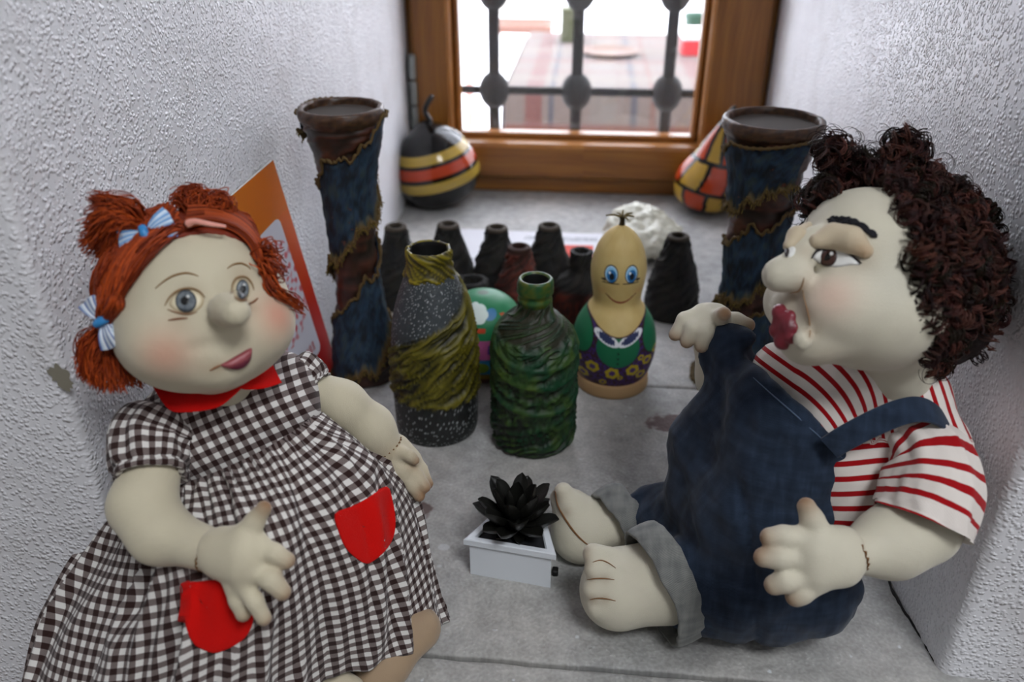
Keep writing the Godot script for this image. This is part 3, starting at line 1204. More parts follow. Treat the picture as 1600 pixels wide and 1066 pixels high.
	var spots := [
		[618, 353, 0.109, "dark rag-wrapped small bottle, leftmost of the back row, beside the left vase", 0],
		[700, 350, 0.109, "dark rag-wrapped small bottle standing right behind the yellow bottle", 0],
		[776, 355, 0.109, "dark rag-wrapped small bottle left of the rust brown bottle", 0],
		[858, 352, 0.109, "dark rag-wrapped small bottle between the rust brown bottle and the gourd lady", 0],
		[1060, 368, 0.109, "dark rag-wrapped small bottle standing apart, right of the gourd lady", 0],
		[811, 385, 0.109, "rust brown rag-wrapped small bottle in the middle of the back row", 1],
		[908, 392, 0.100, "dark necked small bottle with a rust brown belly, half hidden by the gourd lady", 2],
		[737, 442, 0.072, "short dark bottle whose rim shows above the painted egg", 3]]
	for k in spots.size():
		var s = spots[k]
		var p := F(s[0], s[1], s[2])
		p.y = 0
		if k == 7: p = F(s[0], s[1], 0.066) * Vector3(1, 0, 1)
		var b := thing("small_bottle", s[3], "bottle", p, "small rag-wrapped bottles at the back")
		var pf := tall
		if s[4] == 2: pf = smooth_profile([Vector2(0.0, 0.0), Vector2(0.030, 0.0), Vector2(0.033, 0.004), Vector2(0.033, 0.045), Vector2(0.028, 0.06), Vector2(0.015, 0.072), Vector2(0.0125, 0.08), Vector2(0.0135, 0.098), Vector2(0.011, 0.1), Vector2(0.008, 0.098), Vector2(0.007, 0.08)], 8)
		if s[4] == 3: pf = smooth_profile([Vector2(0.0, 0.0), Vector2(0.021, 0.0), Vector2(0.023, 0.004), Vector2(0.022, 0.04), Vector2(0.017, 0.055), Vector2(0.019, 0.062), Vector2(0.019, 0.068), Vector2(0.017, 0.07), Vector2(0.012, 0.069), Vector2(0.010, 0.05)], 8)
		var sd := 30.0 + k * 3.7
		var tint: int = s[4]
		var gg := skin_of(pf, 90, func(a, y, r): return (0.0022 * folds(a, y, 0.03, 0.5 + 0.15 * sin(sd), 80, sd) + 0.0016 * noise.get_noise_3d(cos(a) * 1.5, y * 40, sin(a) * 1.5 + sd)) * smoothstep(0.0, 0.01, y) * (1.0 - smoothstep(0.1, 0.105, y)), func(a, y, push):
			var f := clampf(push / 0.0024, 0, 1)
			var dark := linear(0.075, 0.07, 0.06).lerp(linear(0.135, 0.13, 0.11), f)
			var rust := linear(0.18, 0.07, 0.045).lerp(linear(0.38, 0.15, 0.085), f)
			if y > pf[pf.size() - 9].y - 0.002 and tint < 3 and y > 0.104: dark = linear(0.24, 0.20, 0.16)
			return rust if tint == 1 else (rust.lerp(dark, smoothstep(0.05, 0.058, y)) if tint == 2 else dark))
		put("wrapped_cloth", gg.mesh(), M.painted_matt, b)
		put("bore", _disc(0.008, pf[pf.size() - 1].y + 0.004).mesh(), M.black, b)

func _disc(r: float, y: float) -> Geo:
	var g := Geo.new()
	g.lathe(PackedVector2Array([Vector2(r, y), Vector2(0, y)]), 24)
	return g

func _well(r: float, low: float, high: float) -> Geo:      # the dark inside of a neck
	var g := Geo.new()
	g.lathe(PackedVector2Array([Vector2(r, high), Vector2(r * 0.94, high - 0.004), Vector2(r * 0.94, low), Vector2(0, low)]), 32)
	return g

func build_vases() -> void:
	vase(F(573, 583), [Vector2(0.0, 0.0), Vector2(0.032, 0.0), Vector2(0.034, 0.004), Vector2(0.0335, 0.02), Vector2(0.0315, 0.04), Vector2(0.026, 0.078), Vector2(0.0218, 0.13), Vector2(0.0232, 0.183), Vector2(0.0242, 0.215), Vector2(0.0285, 0.248), Vector2(0.0355, 0.28), Vector2(0.0388, 0.297), Vector2(0.0395, 0.302)], 1.59, "tall flared vase of blue burlap and brown leather beside the left wall", 50.0, 0.150, -0.012, 2.45)
	vase(F(1148, 590), [Vector2(0.0, 0.0), Vector2(0.040, 0.0), Vector2(0.042, 0.004), Vector2(0.040, 0.022), Vector2(0.032, 0.058), Vector2(0.0262, 0.11), Vector2(0.0275, 0.15), Vector2(0.0292, 0.187), Vector2(0.032, 0.22), Vector2(0.037, 0.252), Vector2(0.0432, 0.278), Vector2(0.0458, 0.29), Vector2(0.0462, 0.293)], 1.9, "tall flared vase of blue burlap and brown leather behind the curly-haired doll", 70.0, 0.105, 0.006, 2.55)

func vase(at: Vector3, points: Array, turn: float, label: String, sd: float, pitch: float, start: float, turns: float) -> void:
	var v := thing("vase", label, "vase", at)
	var prof := smooth_profile(points, 10)
	var top: float = points[points.size() - 1].y
	var rim: float = points[points.size() - 1].x
	var g := skin_of(prof, 96, func(a, y, r): return (0.0024 * folds(a, y, r, 0.15, 60, sd) + 0.0016 * noise.get_noise_3d(cos(a) * 1.4 + sd, y * 40, sin(a) * 1.4)) * smoothstep(0.0, 0.01, y), func(a, y, push):
		var f := clampf(push / 0.003, 0, 1)
		return linear(0.15, 0.085, 0.06).lerp(linear(0.33, 0.18, 0.125), f))
	put("leather_body", g.mesh(), M.painted_satin, v)
	# rolled leather rim and the flat lid sunk in it
	put("rim", skin_of(smooth_profile([Vector2(rim - 0.002, top - 0.012), Vector2(rim + 0.0022, top - 0.006), Vector2(rim + 0.003, top), Vector2(rim + 0.001, top + 0.004), Vector2(rim - 0.003, top + 0.0035), Vector2(rim - 0.004, top - 0.003)], 4), 96, func(a, y, r): return 0.0014 * noise.get_noise_3d(cos(a) * 4 + sd, y * 120, sin(a) * 4), func(a, y, _p): return linear(0.17, 0.11, 0.075).lerp(linear(0.33, 0.22, 0.13), clampf(0.5 + noise.get_noise_3d(cos(a) * 6, y * 200, sin(a) * 6 + sd), 0, 1))).mesh(), M.painted_satin, v)
	put("sunken_lid", skin_of(PackedVector2Array([Vector2(rim - 0.002, top - 0.0025), Vector2(rim * 0.7, top - 0.003), Vector2(rim * 0.35, top - 0.0034), Vector2(0, top - 0.0035)]), 48, null, func(a, y, _p): return linear(0.27, 0.25, 0.22)).mesh(), M.painted_matt, v)
	# a ragged strip of burlap wound upward round the body, a cord sewn along each edge
	var steps := 330
	var across := 22
	var rows := []
	var uvs := []
	var cols := []
	var lower := PackedVector3Array()
	var upper := PackedVector3Array()
	for s in steps + 1:
		var t := float(s) / steps
		var a := turn + TAU * turns * t
		var mid := start + pitch * turns * t
		var wide := (0.070 if pitch < 0.12 else 0.092) * (1.0 + 0.35 * noise.get_noise_2d(a * 0.9, sd))
		# leather shows through lens-shaped gaps
		var ragged := 0.010 * noise.get_noise_2d(a * 5.0, sd + 3)
		var low := mid - wide / 2 + ragged + 0.0022 * sin(a * 43.0)
		var high := mid + wide / 2 + 0.009 * noise.get_noise_2d(a * 4.0, sd + 8)
		high = minf(high, top - (0.012 if pitch < 0.12 else 0.001) - 0.004 * sin(a * 2.0))
		if low > top - 0.016: break
		low = maxf(low, 0.002)
		if high < low + 0.002: high = low + 0.002
		var row := PackedVector3Array()
		var ur := PackedVector2Array()
		var cr := PackedColorArray()
		for q in across + 1:
			var k := float(q) / across
			var y := lerpf(low, high, k)
			var wv := 0.0006 * sin(a * 95.0) * sin(y * 2100.0)
			var bulge := 0.0035 + 0.0022 * noise.get_noise_3d(cos(a) * 2, y * 60, sin(a) * 2 + sd) + wv + (0.0025 if q == 0 else 0.0) - (0.002 if q == across else 0.0)
			var r := radius_at(prof, y) + bulge
			row.append(Vector3(cos(a) * r, y, -sin(a) * r))
			ur.append(Vector2(a * 0.03, y))
			var n1 := noise.get_noise_3d(cos(a) * 2.2, y * 50, sin(a) * 2.2 + sd)
			var c := linear(0.05, 0.09, 0.13).lerp(linear(0.14, 0.245, 0.34), clampf(0.45 + n1 * 1.1 + wv * 500.0, 0, 1))
			c = c.lerp(linear(0.40, 0.33, 0.12), clampf(1.0 - (y - low) / 0.008, 0, 1) * 0.8)
			c = c.lerp(linear(0.20, 0.22, 0.10), clampf(n1 * 2.0 - 0.35, 0, 0.5))
			cr.append(c)
		rows.append(row)
		uvs.append(ur)
		cols.append(cr)
		lower.append(row[0] + Vector3(cos(a), 0, -sin(a)) * 0.001)
		upper.append(row[across] + Vector3(cos(a), 0, -sin(a)) * 0.003)
	var strip := Geo.new()
	strip.grid(rows, false, false, uvs, cols)
	# turn the sheet so that its outside looks outward
	put("burlap_strip", strip.mesh(), _two_sided(M.painted_matt), v)
	for e in 2:
		var path := lower if e == 0 else upper
		var cg := Geo.new()
		var thin := PackedVector3Array()
		var radii := PackedFloat32Array()
		for s in path.size():
			thin.append(path[s])
			radii.append(0.0017 + 0.0006 * sin(s * 2.1))
		cg.tube(thin, radii, 6, linear(0.34, 0.26, 0.12))
		put("sewn_cord", cg.mesh(), M.painted_matt, v)
	var fr := Geo.new()
	var r2 := RandomNumberGenerator.new()
	r2.seed = int(sd)
	for s in range(0, lower.size(), 1):
		for w in 2:
			var p := lower[s] + Vector3(0, r2.randf_range(-0.001, 0.001), 0)
			var out := Vector3(p.x, 0, p.z).normalized()
			var l := r2.randf_range(0.002, 0.006)
			fr.tube(PackedVector3Array([p, p + out * 0.0015 + Vector3(0, -l * 0.6, 0), p + out * 0.002 + Vector3(r2.randf_range(-0.002, 0.002), -l, r2.randf_range(-0.002, 0.002))]), PackedFloat32Array([0.0006, 0.0005, 0.0003]), 3, linear(0.46, 0.38, 0.15), false)
	var f := put("fringe", fr.mesh(), M.painted_matt, v)
	f.set_meta("kind", "stuff")

func _two_sided(m: StandardMaterial3D) -> StandardMaterial3D:
	var d: StandardMaterial3D = m.duplicate()
	d.cull_mode = BaseMaterial3D.CULL_DISABLED
	return d

func pic_mat(t: Texture2D, rough: float) -> StandardMaterial3D:
	var m := plain(Color.WHITE, rough)
	m.albedo_texture = t
	return m

func ell(x: float, y: float, cx: float, cy: float, rx: float, ry: float) -> float:
	return Vector2((x - cx) / rx, (y - cy) / ry).length()

func build_gourds() -> void:
	# --- black gourd with three bands
	var g1 := thing("striped_gourd", "glossy black gourd with two gold bands, one copper band and a curved stem", "gourd", F(685, 318))
	var lean := Basis(Vector3(0, 0, 1), deg_to_rad(12)) * Basis(Vector3(1, 0, 0), deg_to_rad(4))
	var prof := smooth_profile([Vector2(0.0, -0.004), Vector2(0.03, -0.003), Vector2(0.055, 0.008), Vector2(0.071, 0.032), Vector2(0.0735, 0.05), Vector2(0.068, 0.075), Vector2(0.055, 0.1), Vector2(0.036, 0.12), Vector2(0.016, 0.132), Vector2(0.006, 0.138)], 14)
	var g := skin_of(prof, 72, null, func(a, y, _p):
		var c := linear(0.035, 0.035, 0.04)
		if y > 0.083 and y < 0.098: c = linear(0.66, 0.55, 0.24)
		if y > 0.061 and y < 0.077: c = linear(0.66, 0.24, 0.12)
		if y > 0.037 and y < 0.054: c = linear(0.62, 0.52, 0.22)
		return c)
	var body := put("gourd_body", g.mesh(), M.painted_gloss, g1)
	body.basis = lean
	body.position = Vector3(0.012, 0.012, 0)
	var tip := body.position + lean * Vector3(0, 0.134, 0)
	var st := Geo.new()
	var z := g1.position.z + tip.z
	var way := [tip, on_z(672, 190, z) - g1.position, on_z(664, 172, z) - g1.position, on_z(675, 150, z) - g1.position]
	st.tube(smooth_path(way, 5), PackedFloat32Array([0.0065, 0.006, 0.0055, 0.005, 0.0048, 0.0045]), 8, linear(0.06, 0.05, 0.05))
	put("stem", st.mesh(), M.painted_satin, g1)
	# --- pear gourd of gold and orange fields
	var g2 := thing("patchwork_gourd", "glossy pear-shaped gourd with gold and orange fields between black lines", "gourd", F(1098, 330))
	lean = Basis(Vector3(0, 0, 1), deg_to_rad(-11))
	prof = smooth_profile([Vector2(0.0, -0.003), Vector2(0.028, -0.002), Vector2(0.047, 0.01), Vector2(0.0545, 0.034), Vector2(0.053, 0.055), Vector2(0.043, 0.075), Vector2(0.0335, 0.09), Vector2(0.026, 0.11), Vector2(0.0165, 0.132), Vector2(0.009, 0.147), Vector2(0.004, 0.156)], 14)
	g = skin_of(prof, 144, null, func(a, y, _p):
		var line := 0.0034
		for h in [0.036, 0.083]:
			if absf(y - h) < line: return linear(0.03, 0.025, 0.03)
		if y > 0.14 or y < 0.004: return linear(0.03, 0.025, 0.03)
		var row := 0 if y < 0.036 else (1 if y < 0.083 else 2)
		var n := 8.0
		var u: float = (a / TAU + row * 0.055 + (0.012 * sin(y * 60.0))) * n
		var r := maxf(radius_at(prof, y), 0.01)
		if absf(u - roundf(u)) * TAU * r / n < 0.0034: return linear(0.03, 0.025, 0.03)
		return linear(0.70, 0.56, 0.22) if (int(floor(u)) + row) % 2 == 0 else linear(0.68, 0.24, 0.09))
	body = put("gourd_body", g.mesh(), M.painted_gloss, g2)
	body.basis = lean
	body.position = Vector3(-0.006, 0.01, 0)
	st = Geo.new()
	tip = body.position + lean * Vector3(0, 0.152, 0)
	st.tube(smooth_path([tip, tip + Vector3(0.003, 0.012, 0), tip + Vector3(0.009, 0.02, 0)], 4), PackedFloat32Array([0.005, 0.004, 0.0035]), 8, linear(0.06, 0.05, 0.05))
	put("stem", st.mesh(), M.painted_satin, g2)
	# --- gourd lady
	var lady := thing("gourd_figure", "yellow gourd painted as a smiling figure with blue eyes and a green and purple dress", "gourd", F(955, 595))
	prof = smooth_profile([Vector2(0.0, 0.006), Vector2(0.028, 0.008), Vector2(0.0385, 0.018), Vector2(0.0445, 0.036), Vector2(0.046, 0.056), Vector2(0.0425, 0.076), Vector2(0.034, 0.092), Vector2(0.0272, 0.1015), Vector2(0.0255, 0.108), Vector2(0.0268, 0.118), Vector2(0.0292, 0.134), Vector2(0.0285, 0.15), Vector2(0.023, 0.168), Vector2(0.014, 0.181), Vector2(0.006, 0.187), Vector2(0.003, 0.189)], 7)
	var hgt := 0.189
	var art := picture(640, 512, func(px, py):
		var y: float = (1.0 - (py + 0.5) / 512.0) * hgt
		var an: float = ((px + 0.5) / 640.0 - 0.5) * TAU          # 0 looks to the front
		var r := maxf(radius_at(prof, y), 0.008)
		var x: float = r * 1000.0 * (sin(an) if absf(an) < PI / 2 else signf(an) * (1.0 + absf(an) - PI / 2))      # millimetres across
		var h: float = y * 1000.0
		var c := Color(0.80, 0.71, 0.47).lerp(Color(0.76, 0.65, 0.40), 0.5 + 0.5 * noise.get_noise_2d(px * 0.02, py * 0.02))
		# dress
		var neckline := minf(79.0 + 17.0 * pow(x / 30.0, 2.0), 97.0)
		if h < neckline:
			c = Color(0.20, 0.09, 0.10)
			if h < 34 and h > 8 or absf(x) > 20 or true:
				var patch := noise.get_noise_2d(x * 0.22, h * 0.22)
				c = Color(0.21, 0.10, 0.13) if patch < 0.02 else Color(0.25, 0.13, 0.42)
			var sleeve := ell(absf(x), h, 41, 77, 14.5, 23)
			if sleeve < 1.0: c = Color(0.06, 0.42, 0.27)
			if sleeve < 1.06 and sleeve >= 1.0: c = Color(0.16, 0.08, 0.09)
			if ell(x, h, 0, 66, 23, 22) < 1.0 and h < neckline - 1.5: c = Color(0.05, 0.41, 0.26)
			for k in 3:
				if ell(x, h, 0, 49 + 6 * k, 1.1, 1.3) < 1.0: c = Color(0.03, 0.15, 0.10)
			# collar with a white scalloped edge
			var cs := ell(absf(x), h - (absf(x) - 12.5) * 0.45, 12.5, 76.5, 13.0, 6.5)
			if cs < 1.0 and h < neckline - 1.0: c = Color(0.16, 0.20, 0.36) if cs < 0.68 + 0.08 * sin(x * 2.2) else Color(0.90, 0.90, 0.92)
			# yellow flowers
			for fl in [[-26, 41, 7], [-5, 36, 7.5], [17, 39, 7.2], [33, 47, 5.5], [25.5, 53, 3.5], [-42, 46, 5], [-35, 27, 6], [27, 30, 5.5], [43, 54, 4], [4, 30, 3], [-14, 22, 4]]:
				var e := ell(x, h, fl[0], fl[1], fl[2], fl[2]) + 0.08 * sin(atan2(h - fl[1], x - fl[0]) * 6.0)
				if e < 1.0: c = Color(0.70, 0.62, 0.08) if e > 0.45 else Color(0.28, 0.16, 0.42)
				if e < 0.3 and fl[2] > 7.5: c = Color(0.62, 0.55, 0.08)
			if h < 12.0: c = Color(0.30, 0.17, 0.14)
			if h > neckline - 1.4: c = Color(0.25, 0.12, 0.08)
		# face
		for s in [-1.0, 1.0]:
			var ex: float = 10.4 * s - 0.2
			var e := ell(x, h, ex, 145.0, 6.9, 10.0)
			if e < 1.0: c = Color(0.82, 0.90, 0.96) if e < 0.88 else Color(0.10, 0.13, 0.18)
			if e < 0.80: c = Color(0.55, 0.78, 0.92)
			if ell(x, h, ex + 0.4, 143.0, 4.6, 6.8) < 1.0: c = Color(0.12, 0.42, 0.66)
			if ell(x, h, ex + 0.6, 142.5, 2.4, 3.7) < 1.0: c = Color(0.02, 0.05, 0.10)
			if ell(x, h, ex - 1.6, 146.5, 1.2, 1.6) < 1.0: c = Color(0.95, 0.97, 1.0)
			if h < 135.5 and h > 134.2 and absf(x - ex) < 8.5: c = Color(0.20, 0.14, 0.10)
			for la in 3:
				if absf((h - 137.0) - la * 1.3 - (absf(x) - absf(ex) - 6.0) * 0.35 * (1 - la)) < 0.5 and absf(x) - absf(ex) > 5.5 and absf(x) - absf(ex) < 9.5: c = Color(0.18, 0.13, 0.10)
		var smile := 112.0 + 0.040 * pow(x - 1.0, 2.0)
		if absf(h - smile) < 1.1 - absf(x - 1.0) * 0.03 and absf(x - 1.0) < 13.5: c = Color(0.52, 0.16, 0.11)
		for s in [-1.0, 1.0]:
			if absf(h - 119.5 - s * (x - 1 - s * 13.5) * 0.8) < 0.6 and absf(x - 1 - s * 13.5) < 2.5: c = Color(0.40, 0.20, 0.12)
			var bl := ell(x, h, s * 19, 124, 7, 6)
			if bl < 1.0: c = c.lerp(Color(0.80, 0.50, 0.30), 0.25 * (1.0 - bl))
		return c)
	body = put("painted_gourd", skin_of(prof, 72, null, null, hgt).mesh(), pic_mat(art, 0.6), lady)
	body.rotation.y = deg_to_rad(4)
	var ring := Geo.new()
	ring.lathe(smooth_profile([Vector2(0.030, 0.0), Vector2(0.0395, 0.0), Vector2(0.041, 0.006), Vector2(0.0405, 0.0135), Vector2(0.039, 0.015), Vector2(0.033, 0.015), Vector2(0.031, 0.0)], 3), 48)
	put("base_ring", ring.mesh(), plain(Color(0.66, 0.53, 0.37), 0.7), lady)
	st = Geo.new()
	var tp := Vector3(0, 0.187, 0)
	st.tube(PackedVector3Array([tp, tp + Vector3(0.0003, 0.006, 0), tp + Vector3(0, 0.011, 0)]), PackedFloat32Array([0.0035, 0.0025, 0.003]), 8, linear(0.20, 0.16, 0.08))
	for k in 7:
		var a := TAU * k / 7.0 + 0.3
		var l := 0.012 + 0.005 * sin(k * 2.6)
		st.tube(PackedVector3Array([tp + Vector3(0, 0.010, 0), tp + Vector3(cos(a) * l * 0.5, 0.013, sin(a) * l * 0.5), tp + Vector3(cos(a) * l, 0.0125, sin(a) * l)]), PackedFloat32Array([0.0013, 0.0011, 0.0007]), 5, linear(0.38, 0.32, 0.14))
	put("dry_stem", st.mesh(), M.painted_matt, lady)
	# --- painted egg-shaped gourd behind the two bottles
	var egg := thing("painted_egg", "round gourd painted with green, white, pink and turquoise fields, behind the two front bottles", "gourd", F(757, 578))
	prof = smooth_profile([Vector2(0.0, 0.0), Vector2(0.03, 0.001), Vector2(0.041, 0.012), Vector2(0.0465, 0.034), Vector2(0.0462, 0.056), Vector2(0.040, 0.078), Vector2(0.028, 0.092), Vector2(0.012, 0.099), Vector2(0.0, 0.1)], 8)
	art = picture(512, 256, func(px, py):
		var h: float = (1.0 - (py + 0.5) / 256.0) * 100.0
		var an: float = ((px + 0.5) / 512.0 - 0.5) * TAU
		var x: float = an * maxf(radius_at(prof, h / 1000.0), 0.012) * 1000.0 - 10.0
		var c := Color(0.05, 0.47, 0.29)
		if h < 12: c = Color(0.28, 0.10, 0.07)
		elif h < 20: c = Color(0.50, 0.40, 0.06)
		elif h < 40:
			c = Color(0.10, 0.45, 0.66)
			if ell(fposmod(x + 17.0, 34.0), h, 9, 29, 9, 7) < 1: c = Color(0.40, 0.52, 0.10)
		elif h < 63:
			c = Color(0.70, 0.33, 0.55)
			var q := fposmod(x + 21.0, 30.0)
			if q > 21 and q < 30 and h > 47 and h < 57: c = Color(0.28, 0.13, 0.50)
		elif h > 71 and h < 76 and fposmod(x + 29.0, 48.0) < 26: c = Color(0.75, 0.25, 0.10)
		if h > 80:
			var cloud := 2.0
			for k in 7:
				cloud = minf(cloud, ell(x, h, -14 + 7 * cos(k * 0.9), 88 + 4.5 * sin(k * 0.9), 6.5, 4.5))
			if cloud < 1: c = Color(0.84, 0.90, 0.88)
			elif ell(x, h, 2, 88, 7, 5) < 1: c = Color(0.22, 0.48, 0.68)
		if h > 68 and absf(x - 34 + (h - 72) * 1.2) < 3 and h < 88: c = Color(0.72, 0.32, 0.16)
		return c)
	put("painted_body", skin_of(prof, 60, null, null, 0.1).mesh(), pic_mat(art, 0.5), egg)

# ------------------------------------------------------------------ planter, card, paper, bag
func build_small_things() -> void:
	# --- triangular white planter with a dark succulent
	var fl := F(735, 897)
	var fr := F(860, 919)
	var mid := (fl + fr) / 2
	var pot := thing("planter", "small white triangular plastic planter with a dark succulent in it", "planter", mid)
	var dirx := (fr - fl).normalized()
	var back := Vector3(dirx.z, 0, -dirx.x)
	var w := fl.distance_to(fr) / 2.0
	var depth := w * 1.62
	var plan := func(grow: float) -> PackedVector2Array:
		var o := PackedVector2Array()
		for c in [[-w - grow * 1.9, -grow], [w + grow * 1.9, -grow], [0.012 + 0.0, depth + grow * 2.2], [-0.012 + 0.0, depth + grow * 2.2]]:
			var p: Vector3 = dirx * c[0] + back * c[1]
			o.append(Vector2(p.x, p.z))
		return o
	var h := 0.037
	var wm := plain(Color(0.86, 0.88, 0.90), 0.35)
	var g := Geo.new()
	g.slab(plan.call(0.0), 0.0, h - 0.001)
	put("pot_body", g.mesh(), wm, pot)
	# rim: a raised frame round the soil
	var outer: PackedVector2Array = plan.call(0.0022)
	var inner: PackedVector2Array = plan.call(-0.0028)
	var rim := Geo.new()
	var rows := []
	for st in [[outer, h - 0.004, 0.0], [outer, h + 0.0012, 0.0], [outer, h + 0.002, 0.15], [inner, h + 0.002, -0.15], [inner, h + 0.0008, 0.0], [inner, h - 0.004, 0.0]]:
		var row := PackedVector3Array()
		for k in 5:
			var p: Vector2 = st[0][k % 4]
			if st[2] != 0.0:
				var other: Vector2 = (inner if st[2] > 0 else outer)[k % 4]
				p = p.lerp(other, absf(st[2]))
			row.append(Vector3(p.x, st[1], p.y))
		rows.append(row)
	for r in rows.size() - 1:
		for k in 4:
			var a: Vector3 = rows[r][k]
			var b: Vector3 = rows[r][k + 1]
			var c: Vector3 = rows[r + 1][k + 1]
			var d: Vector3 = rows[r + 1][k]
			var nor := (b - a).cross(d - a).normalized()
			var want := Vector3.UP if absf(nor.y) > 0.5 else (Vector3(a.x + b.x, 0, a.z + b.z) * 0.5 - back * depth * 0.4) * (1.0 if r < 2 else -1.0)
			if nor.dot(want) < 0: nor = -nor
			rim.flat([a, b, c, d], nor)
	put("pot_rim", rim.mesh(), wm, pot)
	var soil := Geo.new()
	soil.slab(plan.call(-0.0028), h - 0.002, h - 0.0004)
	put("soil", soil.mesh(), plain(Color(0.06, 0.065, 0.085), 0.9), pot)
	var feet := Geo.new()
	for s in [-1.0, 1.0]:
		feet = Geo.new()
		feet.box(Vector3(0.005, 0.006, 0.007), dirx * s * (w + 0.0008) + back * 0.016 + Vector3(0, 0.003, 0), 0.001)
		put("foot", feet.mesh(), M.black, pot)
	# succulent: rosette of pointed leaves
	var pl := thing("succulent", "dark grey-green artificial succulent rosette growing from the white planter", "plant", mid + back * depth * 0.36 + Vector3(0, h, 0))
	var leaf_m := plain(Color(0.085, 0.085, 0.072), 0.38)
	var shapes := []
	for k in 3:
		shapes.append(_leaf(0.034, 0.0074 + 0.0005 * k, 0.25 + 0.1 * k))
	var stem := Geo.new()
	stem.lathe(smooth_profile([Vector2(0.004, -0.002), Vector2(0.005, 0.006), Vector2(0.007, 0.012), Vector2(0.006, 0.02), Vector2(0.0, 0.025)], 3), 12)
	put("stem", stem.mesh(), leaf_m, pl)
	var tiers := [[6, 2.0, 0.60, 0.003], [8, 14.0, 1.0, 0.008], [7, 34.0, 1.08, 0.012], [6, 54.0, 0.98, 0.015], [3, 74.0, 0.80, 0.017]]
	var front := atan2(-back.z, -back.x)
	for t in tiers.size():
		var ti = tiers[t]
		for k in ti[0]:
			var a: float = front + TAU * (k + (0.5 if t % 2 == 0 else 0.0)) / ti[0] + 0.12 * sin(k * 4.1 + t)
			var lf := put("leaf", shapes[(k + t) % 3], leaf_m, pl)
			var up := deg_to_rad(ti[1] + 4.0 * sin(k * 2.3 + t * 1.7))
			var out := Vector3(cos(a), 0, sin(a))
			var x := out * cos(up) + Vector3.UP * sin(up)
			var z := out.cross(Vector3.UP).normalized()
			var y := z.cross(x)
			lf.transform = Transform3D(Basis(x, y, z).scaled_local(Vector3.ONE * ti[2] * (1.0 + 0.06 * sin(k * 3.3 + t))), Vector3(0, ti[3], 0) + out * 0.002)
	# --- card leaning on the left wall
	var tr := on_x(425, 250, -0.2985)
	var br := F(524, 567, 0.0005)
	var down := (br - tr)
	var wide := Vector3(0, 0, 1) * 0.21
	wide = (wide - down.normalized() * wide.dot(down.normalized()) * 0.0)
	var card := thing("card", "orange and red printed card with a white field leaning on the left wall", "card", (br + wide * 0.5))
	var art := picture(300, 420, func(px, py):
		var u: float = px / 300.0
		var v: float = py / 420.0
		var c := Color(0.80, 0.47, 0.05).lerp(Color(0.86, 0.40, 0.06), clampf(u * 0.6 + v * 0.4, 0, 1)) if v < 0.2 else Color(0.86, 0.40, 0.06).lerp(Color(0.70, 0.10, 0.09), clampf((v - 0.2) * 1.9, 0, 1))
		# white field with rounded corners
		var q := Vector2(absf(u - 0.46) - 0.41, (absf(v - 0.52) - 0.325) * 1.4) + Vector2(0.05, 0.05)
		var d := Vector2(maxf(q.x, 0), maxf(q.y, 0)).length() - 0.05
		if d < 0.0:
			c = Color(0.86, 0.86, 0.90)
			# red mandala
			var e := Vector2((u - 0.62) * 300, (v - 0.46) * 420)
			var r := e.length() / 95.0
			var an := e.angle()
			if r < 1.0:
				var petal := sin(an * 12.0 + r * 5.0) * sin(r * 26.0) + 0.6 * sin(an * 24.0 - r * 9.0)
				c = c.lerp(Color(0.80, 0.28, 0.32), clampf(petal * 0.8, 0.0, 0.85))
			# a line of red lettering below
			if v > 0.765 and v < 0.81 and u > 0.18 and u < 0.80 and sin(px * 1.05) + sin(px * 0.43) * 0.8 + sin(py * 1.2) * 0.5 > 0.0: c = Color(0.70, 0.14, 0.16)
		return c)
	var ch := down.length()
	var face := Geo.new()
	var cb := Basis(-wide.normalized(), -down.normalized(), Vector3.ZERO)
	var cn := wide.cross(down).normalized()
	if cn.x < 0: cn = -cn
	var o := br + wide * 0.5
	var q := PackedVector3Array([tr + wide - o, tr - o, br - o, br + wide - o])
	for k in 4: q[k] += cn * 0.0012
	face.flat(q, cn, PackedVector2Array([Vector2(0, 0), Vector2(1, 0), Vector2(1, 1), Vector2(0, 1)]))
	var cm := pic_mat(art, 0.35)
	cm.texture_repeat = false
	put("printed_face", face.mesh(), cm, card)
	var board := Geo.new()
	var bq := PackedVector3Array()
	for k in 4: bq.append(q[k] - cn * 0.0003)
	var bk := PackedVector3Array()
	for k in 4: bk.append(q[k] - cn * 0.0024)
	board.flat(bk, -cn)
	for k in 4:
		var a := bq[k]
		var b := bq[(k + 1) % 4]
		var e := (b - a).cross(cn).normalized()
		if e.dot(a + b) < 0: e = -e
		board.flat([a, b, b - cn * 0.0021, a - cn * 0.0021], e)
	put("board", board.mesh(), plain(Color(0.85, 0.84, 0.82), 0.7), card)
	# --- sheet of paper on the floor with a red print
	var pa := thing("paper_sheet", "white printed paper sheet with a red block lying behind the small bottles", "paper", Vector3(-0.08, 0.0, -1.165))
	var sheet := picture(256, 160, func(px, py):
		var c := Color(0.80, 0.80, 0.82)
		if px > 150 and px < 214 and py > 42 and py < 84: c = Color(0.78, 0.23, 0.15)
		elif px > 30 and px < 110 and py > 96 and py < 146 and (py / 3) % 3 == 0 and noise.get_noise_2d(px * 0.5, py * 2.0) > -0.1: c = Color(0.30, 0.31, 0.36)
		elif px > 120 and px < 220 and py > 16 and py < 30 and noise.get_noise_2d(px * 0.6, py * 0.6) > 0.05: c = Color(0.45, 0.46, 0.5)
		return c)
	var prow := []
	var puv := []
